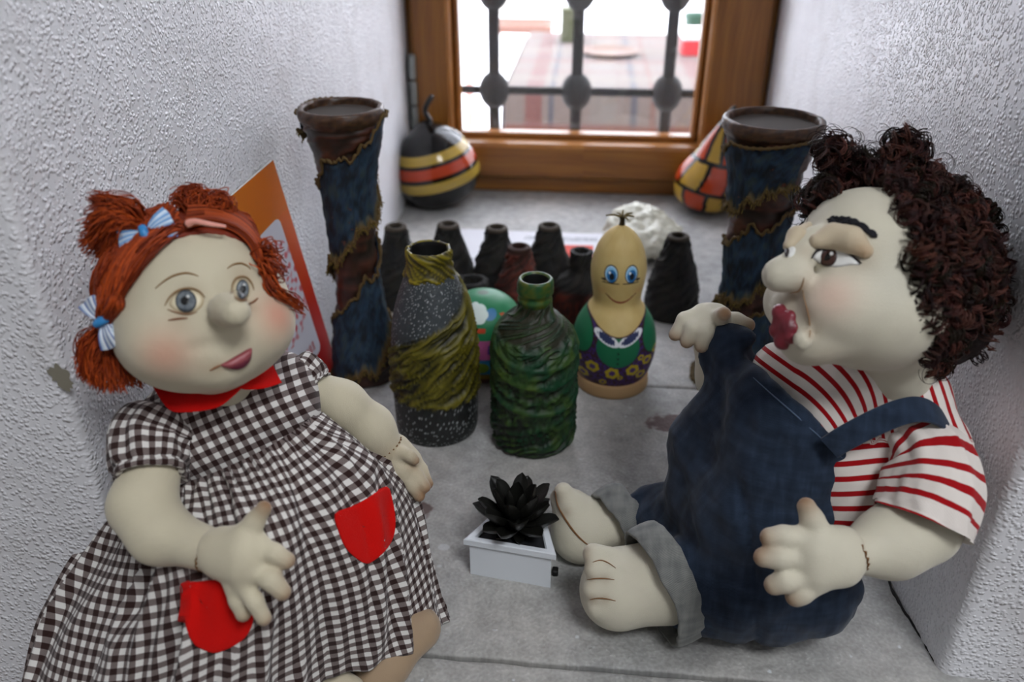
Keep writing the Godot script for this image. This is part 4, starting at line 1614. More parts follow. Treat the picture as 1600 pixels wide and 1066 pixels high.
	for r in 15:
		var row := PackedVector3Array()
		var ur := PackedVector2Array()
		for k in 21:
			var u := k / 20.0
			var v := r / 14.0
			row.append(Vector3((u - 0.5) * 0.30, 0.0018 + 0.0012 * (1 + noise.get_noise_2d(u * 3, v * 3)), (0.5 - v) * 0.19))
			ur.append(Vector2(u, 1.0 - v))
		prow.append(row)
		puv.append(ur)
	var pg := Geo.new()
	pg.grid(prow, false, false, puv)
	var pm := pic_mat(sheet, 0.7)
	pm.cull_mode = BaseMaterial3D.CULL_DISABLED
	put("sheet", pg.mesh(), pm, pa)
	# --- crumpled pale bag behind the gourd figure
	var bag := Blob.new()
	var bp := F(1003, 392)
	bag.egg(Vector3(0, 0.018, 0), Vector3(0.062, 0.030, 0.075), Basis(), 0.01)
	bag.egg(Vector3(-0.01, 0.03, -0.03), Vector3(0.045, 0.028, 0.035), Basis(), 0.02)
	var bm := bag.mesh(0.004, null, null, func(p, n): return 0.008 * absf(noise.get_noise_3d(p.x * 28, p.y * 28, p.z * 28)) + 0.004 * noise.get_noise_3d(p.x * 60, p.y * 60, p.z * 60) - maxf(0.0, 0.004 - p.y) * 1.0 - 0.004)
	var bo := put("crumpled_bag", bm, plain(Color(0.72, 0.71, 0.64), 0.4), self)
	bo.position = bp + Vector3(0, 0.006, 0)
	tag(bo, "crumpled pale cream plastic bag lying behind the gourd figure's head", "bag")

func _leaf(l: float, w: float, cup: float) -> ArrayMesh:
	var rows := []
	for s in 2:
		for r in 11:
			var t := r / 10.0 if s == 0 else 1.0 - r / 10.0
			var half := w * pow(sin(PI * clampf(pow(t, 1.25) * 0.975 + 0.02, 0, 1)), 0.62) * (0.8 + 0.2 * t) + (0.002 if t < 0.5 else 0.0) * (1 - t)
			if t == 1.0: half = 0.0001
			var row := PackedVector3Array()
			for k in 9:
				var u := (k / 4.0 - 1.0)
				var thick := 0.0019 * sqrt(maxf(0.0, 1.0 - u * u)) * sin(PI * clampf(t * 0.9 + 0.08, 0, 1))
				var y := cup * half * u * u + 0.005 * t * t - 0.001 + (thick if s == 0 else -thick * 1.6) - 0.0012 * (1.0 - absf(u))
				row.append(Vector3(t * l, y, u * half))
			rows.append(row)
	var g := Geo.new()
	g.grid(rows, false, false)
	return g.mesh()

# ------------------------------------------------------------------ tools for the two rag dolls
func near_surface(b: Blob, px: float, py: float) -> Vector3:
	var d := view * Vector3((px - 800.0) / FOCAL, -(py - 533.0) / FOCAL, -1)
	return b.hit(EYE + d.normalized() * 0.25, d.normalized())

# a raised patch lying on a body: the outline is given as it is seen, every vertex is laid on the body
func patch(b: Blob, outline: Array, lift: float, dome: float, tone, origin: Vector3, rings := 6) -> Geo:
	var mid := Vector2.ZERO
	for p in outline: mid += p
	mid /= outline.size()
	var rows := []
	var cols := []
	var n := outline.size()
	for r in rings + 1:
		var t := 1.0 - float(r) / rings
		var row := PackedVector3Array()
		var cr := PackedColorArray()
		var centre := Vector3.ZERO
		for k in n + 1:
			var q: Vector2 = mid.lerp(outline[k % n], maxf(t, 0.001))
			if r == rings and k > 0:
				row.append(row[0])
			else:
				var h := near_surface(b, q.x, q.y)
				var up := lift + dome * sqrt(maxf(0.0, 1.0 - t * t))
				if r == 0: up = lift - 0.0007
				row.append(h + b.slope(h) * up - origin)
			cr.append(tone.call(t, TAU * k / n, q) if tone != null else Color.WHITE)
		rows.append(row)
		cols.append(cr)
	var g := Geo.new()
	g.grid(rows, false, false, [], cols if tone != null else [])
	# outlines run clockwise as seen, so the patch looks outward
	return g

func oval(cx: float, cy: float, rx: float, ry: float, tilt := 0.0, n := 28) -> Array:
	var o := []
	for k in n:
		var a := TAU * k / n
		o.append(Vector2(cx, cy) + Vector2(cos(a) * rx, sin(a) * ry).rotated(deg_to_rad(tilt)))
	return o

func rounded(points: Array, steps := 4) -> Array:       # a closed smooth outline through the points
	var o := []
	var m := points.size()
	for k in m:
		var a: Vector2 = points[(k + m - 1) % m]
		var b: Vector2 = points[k]
		var c: Vector2 = points[(k + 1) % m]
		var d: Vector2 = points[(k + 2) % m]
		for s in steps: o.append(b.cubic_interpolate(c, a, d, float(s) / steps))
	return o

func stroke(g: Geo, b: Blob, seen: Array, r: float, col: Color, origin: Vector3, lift := 0.0003) -> void:
	var way := []
	for p in seen: way.append(Vector3(p.x, p.y, 0))
	var path := PackedVector3Array()
	var radii := PackedFloat32Array()
	var fine := smooth_path(way, 5)
	for k in fine.size():
		var h := near_surface(b, fine[k].x, fine[k].y)
		path.append(h + b.slope(h) * lift - origin)
		var t := float(k) / (fine.size() - 1)
		radii.append(r * (0.35 + 0.65 * sin(PI * clampf(t, 0.03, 0.97))))
	g.tube(path, radii, 6, col)

func doll_paint(base: Color, spots: Array):             # spots of pastel: [place, reach, colour, share]
	return func(p: Vector3, n: Vector3):
		var c := base
		c = c.lerp(base * 0.93, clampf(noise.get_noise_3d(p.x * 40, p.y * 40, p.z * 40), 0, 1))
		for s in spots:
			var d: float = p.distance_to(s[0]) / s[1]
			if d < 1.6: c = c.lerp(s[2], s[3] * exp(-d * d * 2.0))
		c.a = 1.0
		return c

func lock(g: Geo, pts: Array, r0: float, r1: float, col: Color, steps := 5) -> void:
	var path := smooth_path(pts, steps)
	var radii := PackedFloat32Array()
	for k in path.size(): radii.append(lerpf(r0, r1, float(k) / path.size()))
	g.tube(path, radii, 3, col, false)

# ------------------------------------------------------------------ the red-haired doll
var girl_at := Vector3.ZERO
var skirt_rows := []
var skirt_side := 0.0

func skirt_plain(u: float, v: float) -> Vector3:
	var nc: int = skirt_rows.size()
	var fu := clampf(u, 0, 1) * (nc - 1)
	var c0 := mini(int(fu), nc - 2)
	var tu := fu - c0
	var line := []
	for e in [c0 - 1, c0, c0 + 1, c0 + 2]:
		var col = skirt_rows[clampi(e, 0, nc - 1)]
		var fv := clampf(v, 0, 1) * 3.0
		var r0 := mini(int(fv), 2)
		var a: Vector3 = col[maxi(r0 - 1, 0)]
		var b: Vector3 = col[r0]
		var c: Vector3 = col[r0 + 1]
		var d: Vector3 = col[mini(r0 + 2, 3)]
		line.append(b.cubic_interpolate(c, a, d, fv - r0))
	return line[1].cubic_interpolate(line[2], line[0], line[3], tu)

func skirt_point(u: float, v: float, out := 0.0) -> Vector3:
	var p := skirt_plain(u, v)
	var e := 0.012
	var du := skirt_plain(minf(u + e, 1), v) - skirt_plain(maxf(u - e, 0), v)
	var dv := skirt_plain(u, minf(v + e, 1)) - skirt_plain(u, maxf(v - e, 0))
	var n := dv.cross(du).normalized()
	if skirt_side == 0.0:
		var m := skirt_plain(0.5, 0.5)
		var mu := skirt_plain(0.52, 0.5) - m
		skirt_side = signf((skirt_plain(0.5, 0.52) - m).cross(mu).dot(EYE - m))
	n *= skirt_side
	var gather := 0.0024 * sin(u * 150.0 + 5.0 * noise.get_noise_2d(u * 8, v * 2)) * exp(-v * 5.5) * smoothstep(0.0, 0.05, v)
	var fold := 0.0105 * noise.get_noise_2d(u * 5.2 + 0.6 * v, v * 0.55 + 4) * smoothstep(0.02, 0.4, v)
	var ridge := 0.0080 * (1.0 - absf(noise.get_noise_2d(u * 4.0 + v * 0.5 + 3.0, v * 0.4)) * 5.0)
	ridge = maxf(ridge, 0.0) * smoothstep(0.0, 0.25, v)
	return p + n * (gather + fold + ridge + out)

# where a line of sight meets the finished skirt: [place, normal]
var skirt_bins := {}
var skirt_mesh_rows := []

func sort_skirt() -> void:
	var back := view.inverse()
	for r in skirt_mesh_rows.size() - 1:
		for k in skirt_mesh_rows[0].size() - 1:
			var seen := PackedVector2Array()
			for c in [skirt_mesh_rows[r][k], skirt_mesh_rows[r][k + 1], skirt_mesh_rows[r + 1][k + 1], skirt_mesh_rows[r + 1][k]]:
				var q: Vector3 = back * (c - EYE)
				seen.append(Vector2(800 - q.x / q.z * FOCAL, 533 + q.y / q.z * FOCAL))
			var lo := seen[0].min(seen[1]).min(seen[2]).min(seen[3])
			var hi := seen[0].max(seen[1]).max(seen[2]).max(seen[3])
			for bx in range(int(lo.x / 16), int(hi.x / 16) + 1):
				for by in range(int(lo.y / 16), int(hi.y / 16) + 1):
					var key := Vector2i(bx, by)
					if not skirt_bins.has(key): skirt_bins[key] = []
					skirt_bins[key].append(r * 1000 + k)

func skirt_seen(px: float, py: float) -> Array:
	var dir := (view * Vector3((px - 800.0) / FOCAL, -(py - 533.0) / FOCAL, -1)).normalized()
	var best := 1e9
	var out := []
	for id in skirt_bins.get(Vector2i(int(px / 16), int(py / 16)), []):
		var r: int = id / 1000
		var k: int = id % 1000
		var a: Vector3 = skirt_mesh_rows[r][k]
		var b: Vector3 = skirt_mesh_rows[r][k + 1]
		var c: Vector3 = skirt_mesh_rows[r + 1][k + 1]
		var d: Vector3 = skirt_mesh_rows[r + 1][k]
		for tri in [[a, b, c], [a, c, d]]:
			var h = Geometry3D.ray_intersects_triangle(EYE * 100.0, dir, tri[0] * 100.0, tri[1] * 100.0, tri[2] * 100.0)    # small triangles count as none
			if h != null: h /= 100.0
			if h != null and EYE.distance_to(h) < best:
				best = EYE.distance_to(h)
				var n: Vector3 = (tri[1] - tri[0]).cross(tri[2] - tri[0]).normalized()
				out = [h, -n if n.dot(dir) > 0 else n]
	return out

func build_girl() -> void:
	var O := F(430, 930)
	girl_at = O
	var doll := thing("doll", "red-haired rag doll in brown gingham dress with red pockets, leaning on left wall", "doll", O)
	var skin := linear(0.785, 0.75, 0.65)
	var tan_c := linear(0.50, 0.33, 0.17)
	var R := view.x
	var U := view.y
	var T := view.z
	# --- head
	var C := W(316, 482, 0.475)
	var yaw := deg_to_rad(24)
	var tilt := deg_to_rad(13)
	var f0 := (T * cos(yaw) + R * sin(yaw) + U * 0.03).normalized()
	var u0 := (U * cos(tilt) - R * sin(tilt))
	u0 = (u0 - f0 * u0.dot(f0)).normalized()
	var s0 := u0.cross(f0)
	var hb := Basis(s0, u0, f0)
	var L := func(x, y, z): return C + hb * Vector3(x, y, z)
	var head := Blob.new()
	head.egg(L.call(0, 0.008, -0.004), Vector3(0.0455, 0.0445, 0.0465), hb, 0.01)
	head.egg(L.call(0, -0.014, 0.002), Vector3(0.0475, 0.033, 0.042), hb, 0.02)
	head.egg(L.call(-0.0235, -0.017, 0.023), Vector3(0.0185, 0.0155, 0.0165), hb, 0.012)
	head.egg(L.call(0.0235, -0.017, 0.023), Vector3(0.0185, 0.0155, 0.0165), hb, 0.012)
	head.egg(L.call(0, -0.033, 0.026), Vector3(0.0125, 0.010, 0.010), hb, 0.012)
	for s in [-1.0, 1.0]:
		head.egg(L.call(0.0185 * s, 0.0065, 0.0455), Vector3(0.0105, 0.0075, 0.0035), hb, 0.006, 1)
	head.bone(L.call(-0.012, -0.0225, 0.0455), L.call(0.012, -0.0225, 0.0455), 0.0012, 0.0012, 0.006, 1)
	# nose: a stuffed ball sewn on
	var nb := near_surface(head, 350, 486)
	var nose_r := 0.0098
	var tip := W(368, 487, 0.475 - 0.0560)
	head.egg((nb + nb + tip) / 3.0 + u0 * 0.001, Vector3(nose_r, nose_r * 0.9, nose_r * 1.5), hb, 0.0012)
	head.bone((nb + tip) / 2.0, tip, nose_r * 0.88, nose_r * 0.78, 0.003)
	# neck
	head.bone(L.call(0.002, -0.035, -0.005), W(376, 640, 0.556), 0.0150, 0.0150, 0.006)
	var blush := linear(0.80, 0.50, 0.41)
	var spots := [
		[near_surface(head, 258, 556), 0.019, blush, 0.55], [near_surface(head, 436, 492), 0.018, blush, 0.7],
		[near_surface(head, 334, 488), 0.006, tan_c, 0.2], [near_surface(head, 345, 508), 0.006, tan_c, 0.25],
		[near_surface(head, 275, 470), 0.009, tan_c, 0.16], [near_surface(head, 305, 458), 0.009, tan_c, 0.16], [near_surface(head, 378, 430), 0.010, tan_c, 0.30],
		[near_surface(head, 343, 575), 0.005, tan_c, 0.35], [near_surface(head, 325, 577), 0.007, tan_c, 0.2], [near_surface(head, 280, 500), 0.008, tan_c, 0.18], [near_surface(head, 392, 480), 0.006, tan_c, 0.3]]
	put("head", head.mesh(0.0022, doll_paint(skin, spots), null, null, O), M.skin, doll)
	# eyes
	for e in [
			{"white": [Vector2(263, 477), Vector2(268, 464), Vector2(281, 454), Vector2(297, 451), Vector2(311, 456), Vector2(319, 466), Vector2(318, 477), Vector2(309, 486), Vector2(292, 490), Vector2(275, 487)], "iris": [291.5, 471.0, 17.5, 18.0, 8.8], "spot": [296.0, 465.0, 3.2], "lid": [Vector2(258, 478), Vector2(266, 464), Vector2(280, 453.5), Vector2(297, 450.5), Vector2(311, 455), Vector2(320, 465)], "low": [Vector2(262, 484), Vector2(276, 489), Vector2(292, 491.5), Vector2(308, 488)], "bag": [Vector2(263, 501), Vector2(272, 499.5), Vector2(283, 498), Vector2(293, 497.5)], "brow": [Vector2(243, 451), Vector2(256, 440), Vector2(272, 431), Vector2(290, 427), Vector2(302, 429), Vector2(310, 432)]},
			{"white": [Vector2(363, 455), Vector2(366, 442), Vector2(375, 435), Vector2(386, 438), Vector2(392, 449), Vector2(391, 461), Vector2(384, 469), Vector2(374, 469), Vector2(366, 464)], "iris": [378.0, 453.5, 10.5, 16.0, 5.4], "spot": [379.5, 447.0, 2.4], "lid": [Vector2(361, 460), Vector2(363, 444), Vector2(371, 434), Vector2(384, 434), Vector2(393, 444), Vector2(396, 454)], "low": [Vector2(366, 466), Vector2(376, 471), Vector2(386, 469)], "bag": [Vector2(388, 476), Vector2(396, 472), Vector2(403, 466)], "brow": [Vector2(355, 420), Vector2(364, 414), Vector2(376, 412), Vector2(386, 416), Vector2(391, 421)]}]:
		var eye := put("eye", patch(head, rounded(e.white, 3), 0.0004, 0.0010, func(t, a, q): return linear(0.86, 0.82, 0.70).lerp(linear(0.62, 0.52, 0.38), smoothstep(0.72, 1.0, t)), O, 5).mesh(), M.painted_satin, doll)
		var ir: Array = e.iris
		put("iris", patch(head, oval(ir[0], ir[1], ir[2], ir[3]), 0.0016, 0.0005, func(t, a, q):
			var c := linear(0.33, 0.36, 0.39).lerp(linear(0.47, 0.50, 0.51), 0.5 + 0.5 * sin(a * 17.0) * sin(a * 7.0))
			c = c.lerp(linear(0.12, 0.14, 0.17), smoothstep(0.74, 0.98, t))
			return c, O, 8).mesh(), M.painted_satin, eye)
		put("pupil", patch(head, oval(ir[0], ir[1] + 0.5, ir[4], ir[4] * ir[3] / ir[2] if ir[2] > 12 else ir[4] * 1.5), 0.0022, 0.0003, func(t, a, q): return linear(0.05, 0.055, 0.07), O, 4).mesh(), M.painted_satin, eye)
		put("glint", patch(head, oval(e.spot[0], e.spot[1], e.spot[2], e.spot[2]), 0.0026, 0.0003, func(t, a, q): return linear(0.88, 0.89, 0.88), O, 3).mesh(), M.painted_satin, eye)
		var rim := Geo.new()
		stroke(rim, head, e.lid, 0.0006, linear(0.55, 0.44, 0.31), O, 0.0007)
		stroke(rim, head, e.low, 0.0005, linear(0.52, 0.38, 0.26), O, 0.0005)
		put("eyelid_line", rim.mesh(), M.painted_matt, eye)
		var bag := Geo.new()
		stroke(bag, head, e.bag, 0.0006, linear(0.48, 0.30, 0.19), O)
		put("eye_crease", bag.mesh(), M.painted_matt, eye)
		var br := Geo.new()
		stroke(br, head, e.brow, 0.00055, linear(0.50, 0.36, 0.19), O)
		put("eyebrow", br.mesh(), M.painted_matt, doll)
	# mouth
	put("mouth", patch(head, rounded([Vector2(344, 571), Vector2(352, 566), Vector2(364, 559), Vector2(378, 551), Vector2(389, 545), Vector2(394, 545), Vector2(393, 556), Vector2(387, 567), Vector2(377, 575), Vector2(365, 577.5), Vector2(353, 575.5)], 3), 0.0006, 0.0026, func(t, a, q: Vector2):
		var low := q.y - (571.0 - (q.x - 344.0) * 0.5)
		var c := linear(0.60, 0.31, 0.33).lerp(linear(0.40, 0.11, 0.20), smoothstep(3.0, 11.0, low + 2.0 * noise.get_noise_2d(q.x * 0.4, q.y * 0.4)))
		return c.lerp(linear(0.45, 0.12, 0.2), smoothstep(0.85, 1.0, t) * 0.7), O, 8).mesh(), M.painted_satin, doll)
	var crease := Geo.new()
	stroke(crease, head, [Vector2(328, 579), Vector2(337, 574), Vector2(346, 570)], 0.0006, linear(0.55, 0.38, 0.26), O)
	put("smile_crease", crease.mesh(), M.painted_matt, doll)
	girl_hair(doll, head, hb, C, O)
	girl_dress(doll, O, skin, tan_c)

func girl_hair(doll: Node3D, head: Blob, hb: Basis, C: Vector3, O: Vector3) -> void:
	var r := RandomNumberGenerator.new()
	r.seed = 31
	var hue := func():
		var k := r.randf()
		return linear(0.44, 0.15, 0.055).lerp(linear(0.78, 0.34, 0.13), k * k * 0.9 + 0.05)
	# the scalp under the hair
	var cap := Blob.new()
	cap.egg(C + hb * Vector3(0, 0.009, -0.007), Vector3(0.0485, 0.0475, 0.0500), hb, 0.01)
	cap.egg(C + hb * Vector3(0, -0.008, -0.022), Vector3(0.0455, 0.032, 0.034), hb, 0.02)
	cap.egg(C + hb * Vector3(0.004, -0.016, 0.052), Vector3(0.0505, 0.0560, 0.0660), hb, 0.004, 1)
	put("hair_base", cap.mesh(0.0026, func(p, n): return linear(0.46, 0.165, 0.06), null, func(p, n): return 0.0006 * noise.get_noise_3d(p.x * 200, p.y * 30, p.z * 200), O), M.hair, doll)
	var on_scalp := func(dir: Vector3, up: float) -> Vector3:      # along a direction of the head, lifted off the scalp
		var d := dir.normalized()
		var e := Vector3(d.x / 0.0485, d.y / 0.0475, d.z / 0.05)
		return C + hb * (Vector3(0, 0.009, -0.007) + d / e.length() + d * up)
	var dir_of := func(px, py) -> Vector3:
		var p := near_surface(head, px, py)
		return (hb.inverse() * (p - C) - Vector3(0, 0.009, -0.007)).normalized()
	var hair := Geo.new()
	# combed hair from the parting down the left side of the face to the lower bunch
	var part_front: Vector3 = dir_of.call(289, 366)
	var part_back := Vector3(-0.15, 0.75, -0.75)
	var bunch := W(166, 504, 0.4515)
	var gather1 := W(232, 352, 0.455)
	var edge := [dir_of.call(282, 367), dir_of.call(258, 377), dir_of.call(232, 397), dir_of.call(212, 425), dir_of.call(199, 462), dir_of.call(194, 486), dir_of.call(190, 500)]
	for k in 1300:
		var t := r.randf()
		var start := part_front.slerp(part_back.normalized(), pow(r.randf(), 1.4) * 0.9)
		var fe := t * t * 5.99
		var m: int = mini(int(fe), 5)
		var front: Vector3 = edge[m].slerp(edge[m + 1], fe - m)
		# the front hairs follow the hairline, those behind lie further back
		var w := pow(r.randf(), 1.5)
		var back := Vector3(-0.95, 0.1, -0.35).normalized()
		var d1 := start.slerp(front, 0.45).slerp(back, w * 0.55)
		var d2: Vector3 = edge[4].slerp(back, w * 0.75)
		var up := 0.0012 + r.randf() * 0.0045
		var pts := [on_scalp.call(start, up * 0.6) - O, on_scalp.call(d1, up) - O, on_scalp.call(d2, up + 0.001) - O, bunch - O + Vector3(r.randf_range(-1, 1), r.randf_range(-1, 1), r.randf_range(-1, 1)) * 0.004]
		lock(hair, pts, 0.0005, 0.0005, hue.call(), 5)
	for k in 700:      # along the hairline itself, thick and smooth
		var t := pow(r.randf(), 0.8)
		var pts := []
		var off := r.randf_range(0.0, 0.22)
		var up := 0.0015 + r.randf() * 0.004
		for q in 6:
			var d: Vector3 = edge[q if q < 6 else 5].slerp(Vector3(-0.8, 0.5, -0.3).normalized(), off + 0.02)
			pts.append(on_scalp.call(d, up) - O)
		pts.append(bunch - O + Vector3(r.randf_range(-1, 1), r.randf_range(-1, 1), r.randf_range(-1, 1)) * 0.004)
		lock(hair, pts.slice(int(t * 3)), 0.0005, 0.0005, hue.call(), 4)
	# hair of the right half: combed over the forehead edge to the right side
	var redge := [dir_of.call(292, 366), dir_of.call(318, 361), dir_of.call(345, 364), dir_of.call(368, 374), dir_of.call(386, 392), dir_of.call(398, 415)]
	for k in 800:
		var off := pow(r.randf(), 1.3) * 0.55
		var up := 0.0015 + r.randf() * 0.0045
		var pts := []
		for q in 6:
			var d: Vector3 = redge[q].slerp(Vector3(0.25, 0.9, -0.45).normalized(), off * (1.0 - q * 0.06) + 0.01)
			pts.append(on_scalp.call(d, up) - O)
		var ends := r.randf()
		if ends < 0.5:
			var e := W(r.randf_range(398, 412), r.randf_range(395, 430), 0.462)
			pts.append(e - O)
		lock(hair, pts.slice(r.randi_range(0, 2)), 0.0005, 0.0005, hue.call(), 4)
	put("combed_hair", hair.mesh(), M.hair, doll)
	# the bunches and wisps
	var bunches := [
		{"n": 620, "root": [232, 356, 0.452], "spread": 11.0, "tips": [[140, 306, 0.445], [150, 318, 0.45], [132, 352, 0.445], [128, 384, 0.45], [150, 402, 0.455], [178, 396, 0.45], [196, 372, 0.45]], "bend": [[205, 318, 0.44], [190, 322, 0.44], [182, 332, 0.44], [176, 344, 0.44], [180, 352, 0.44], [195, 350, 0.44], [210, 352, 0.445]], "name": "upper_bunch"},
		{"n": 620, "root": [165, 506, 0.4520], "spread": 13.0, "tips": [[122, 560, 0.46], [128, 590, 0.46], [150, 606, 0.46], [184, 610, 0.46], [210, 600, 0.47], [232, 592, 0.485]], "bend": [[134, 528, 0.455], [138, 545, 0.455], [152, 560, 0.455], [176, 560, 0.458], [192, 552, 0.465], [205, 560, 0.475]], "name": "lower_bunch"},
		{"n": 170, "root": [318, 352, 0.462], "spread": 20.0, "tips": [[278, 322, 0.47], [286, 308, 0.47], [305, 300, 0.468], [326, 312, 0.466], [352, 314, 0.466], [358, 326, 0.466]], "bend": [[292, 336, 0.462], [296, 325, 0.46], [300, 318, 0.46], [312, 326, 0.46], [330, 322, 0.46], [340, 330, 0.462]], "name": "top_tuft"},
		{"n": 120, "root": [399, 398, 0.462], "spread": 12.0, "tips": [[438, 384, 0.47], [436, 404, 0.468], [452, 426, 0.47], [440, 434, 0.465], [424, 440, 0.46], [478, 486, 0.475]], "bend": [[414, 376, 0.458], [418, 388, 0.458], [426, 410, 0.458], [424, 416, 0.456], [414, 422, 0.455], [428, 452, 0.456]], "name": "side_wisps"}]
	for b in bunches:
		var g := Geo.new()
		for k in b.n:
			var fe: float = r.randf() * (b.tips.size() - 1.001)
			if b.name == "side_wisps" and r.randf() < 0.25: fe = b.tips.size() - 1.001
			var m := int(fe)
			var w: float = fe - m
			if b.name == "side_wisps" and m == 4: w = 0.97 if w > 0.5 else 0.0
			var jit := func(s): return Vector3(r.randf_range(-1, 1), r.randf_range(-1, 1), r.randf_range(-1, 1)) * s
			var tip0 = b.tips[m]
			var tip1 = b.tips[mini(m + 1, b.tips.size() - 1)]
			var bd0 = b.bend[m]
			var bd1 = b.bend[mini(m + 1, b.bend.size() - 1)]
			var root: Vector3 = W(b.root[0] + r.randf_range(-1, 1) * b.spread * 0.6, b.root[1] + r.randf_range(-1, 1) * b.spread * 0.4, b.root[2]) + jit.call(0.002)
			var bend: Vector3 = W(lerpf(bd0[0], bd1[0], w), lerpf(bd0[1], bd1[1], w), lerpf(bd0[2], bd1[2], w)) + jit.call(0.0036)
			var reach := r.randf_range(0.7, 1.06)
			var end: Vector3 = W(lerpf(tip0[0], tip1[0], w), lerpf(tip0[1], tip1[1], w), lerpf(tip0[2], tip1[2], w)) + jit.call(0.003)
			end = bend.lerp(end, reach)
			var pts := [root - O, (root.lerp(bend, 0.55) + jit.call(0.002)) - O, bend - O, (bend.lerp(end, 0.6) + jit.call(0.0025)) - O, end - O]
			if b.name == "top_tuft":      # thin curls
				var ring := r.randf_range(0.003, 0.0065)
				for q in 5:
					var a: float = q * 1.3 + k
					pts.append(end - O + (view.x * cos(a) + view.y * sin(a)) * ring * (1.0 - q * 0.12) + view.z * 0.001 * q)
			lock(g, pts, 0.0005 if b.name != "top_tuft" else 0.0004, 0.0003, hue.call(), 5)
		put(b.name, g.mesh(), M.hair, doll)
	# ribbon bows and clip
	for bw in [[230, 366, 0.440, -28.0, 1.05, false], [163, 502, 0.4445, 62.0, 1.0, true]]:
		var g := Geo.new()
		var at := W(bw[0], bw[1], bw[2])
		var ax := Basis(view.z, deg_to_rad(-bw[3]))
		var x := ax * view.x
		var y := ax * view.y
		for s in [-1.0, 1.0]:
			var rows := []
			var cols := []
			for a in 9:
				var t := a / 8.0
				var row := PackedVector3Array()
				var cr := PackedColorArray()
				for c in 33:
					var v := c / 16.0 - 1.0
					var half := 0.0016 + 0.0072 * pow(t, 0.8)
					row.append(at + (x * s * (t * 0.0150 * bw[4] * (1.0 - 0.12 * v * v)) + y * v * half + view.z * (0.0024 * sin(PI * t) + 0.0012 * cos(v * 5.0) * t)) - O)
					var st := int(floor(v * 8.0 + 24.0)) % 3
					var base := linear(0.80, 0.86, 0.92) if st == 0 else (linear(0.34, 0.56, 0.78) if st == 1 else linear(0.62, 0.74, 0.86))
					if bw[5]: base = linear(0.86, 0.88, 0.90) if st == 0 else (linear(0.30, 0.38, 0.58) if st == 1 else linear(0.70, 0.76, 0.82))
					cr.append(base)
				rows.append(row)
				cols.append(cr)
			g.grid(rows, false, s > 0, [], cols)
		g.tube(PackedVector3Array([at - y * 0.004 + view.z * 0.002 - O, at + view.z * 0.0035 - O, at + y * 0.004 + view.z * 0.002 - O]), PackedFloat32Array([0.0022, 0.0026, 0.0022]), 8, linear(0.20, 0.52, 0.76))
		put("ribbon_bow", g.mesh(), _two_sided(M.painted_satin), doll)
	var clip := Geo.new()
	var cp := [W(293, 350, 0.4405), W(305, 346, 0.439), W(326, 350, 0.4385), W(352, 354, 0.443)]
	for k in 4: cp[k] -= O
	clip.tube(smooth_path(cp, 4), PackedFloat32Array([0.0022, 0.0021, 0.002, 0.0018, 0.0017, 0.0016, 0.0015, 0.0015, 0.0014, 0.0013, 0.0012, 0.001]), 8, linear(0.90, 0.62, 0.56))
	put("hair_clip", clip.mesh(), M.painted_satin, doll)
	var gem := Geo.new()
	gem.lathe(smooth_profile([Vector2(0, -0.003), Vector2(0.0026, -0.001), Vector2(0.0028, 0.001), Vector2(0.001, 0.003), Vector2(0, 0.0032)], 2), 10, W(181, 517, 0.445) - O, linear(0.72, 0.80, 0.86))
	put("bead", gem.mesh(), M.painted_gloss, doll)

func hand_of(parent: Node3D, wrist: Vector3, palm: Array, fingers: Array, skin: Color, tan_c: Color, O: Vector3, k := 0.004) -> MeshInstance3D:
	var b := Blob.new()
	for p in palm: b.bone(p[0], p[1], p[2], p[3], 0.008)
	var spots := []
	for f in fingers:
		var pts: Array = f[0]
		for q in pts.size() - 1:
			b.bone(pts[q], pts[q + 1], f[1][q], f[1][q + 1], k if q == 0 else 0.0025)
		spots.append([pts[pts.size() - 1] + (pts[pts.size() - 1] - pts[pts.size() - 2]).normalized() * f[1][pts.size() - 1], f[1][0] * 1.75, tan_c, 0.9])
	spots.append([wrist, 0.012, tan_c, 0.25])
	return put("hand", b.mesh(0.0014, doll_paint(skin, spots), null, null, O), M.skin, parent)

func seam_ring(parent: Node3D, at: Vector3, axis: Vector3, r1: float, r2: float, O: Vector3) -> void:
	var g := Geo.new()
	var a := axis.normalized()
	var x := a.cross(view.z).normalized()
	var y := x.cross(a)
	var path := PackedVector3Array()
	var radii := PackedFloat32Array()
	for k in 61:
		var t := TAU * k / 60.0
		path.append(at + x * cos(t) * r1 + y * sin(t) * r2 + a * 0.0007 * sin(t * 20.0) - O)
		radii.append(0.0006 + 0.0003 * sin(t * 20.0))
	g.tube(path, radii, 5, linear(0.42, 0.27, 0.13), false)
	put("wrist_seam", g.mesh(), M.painted_matt, parent)

func pixels(pts: Array) -> Array:
	var o := []
	for p in pts: o.append(W(p[0], p[1], p[2]))
	return o

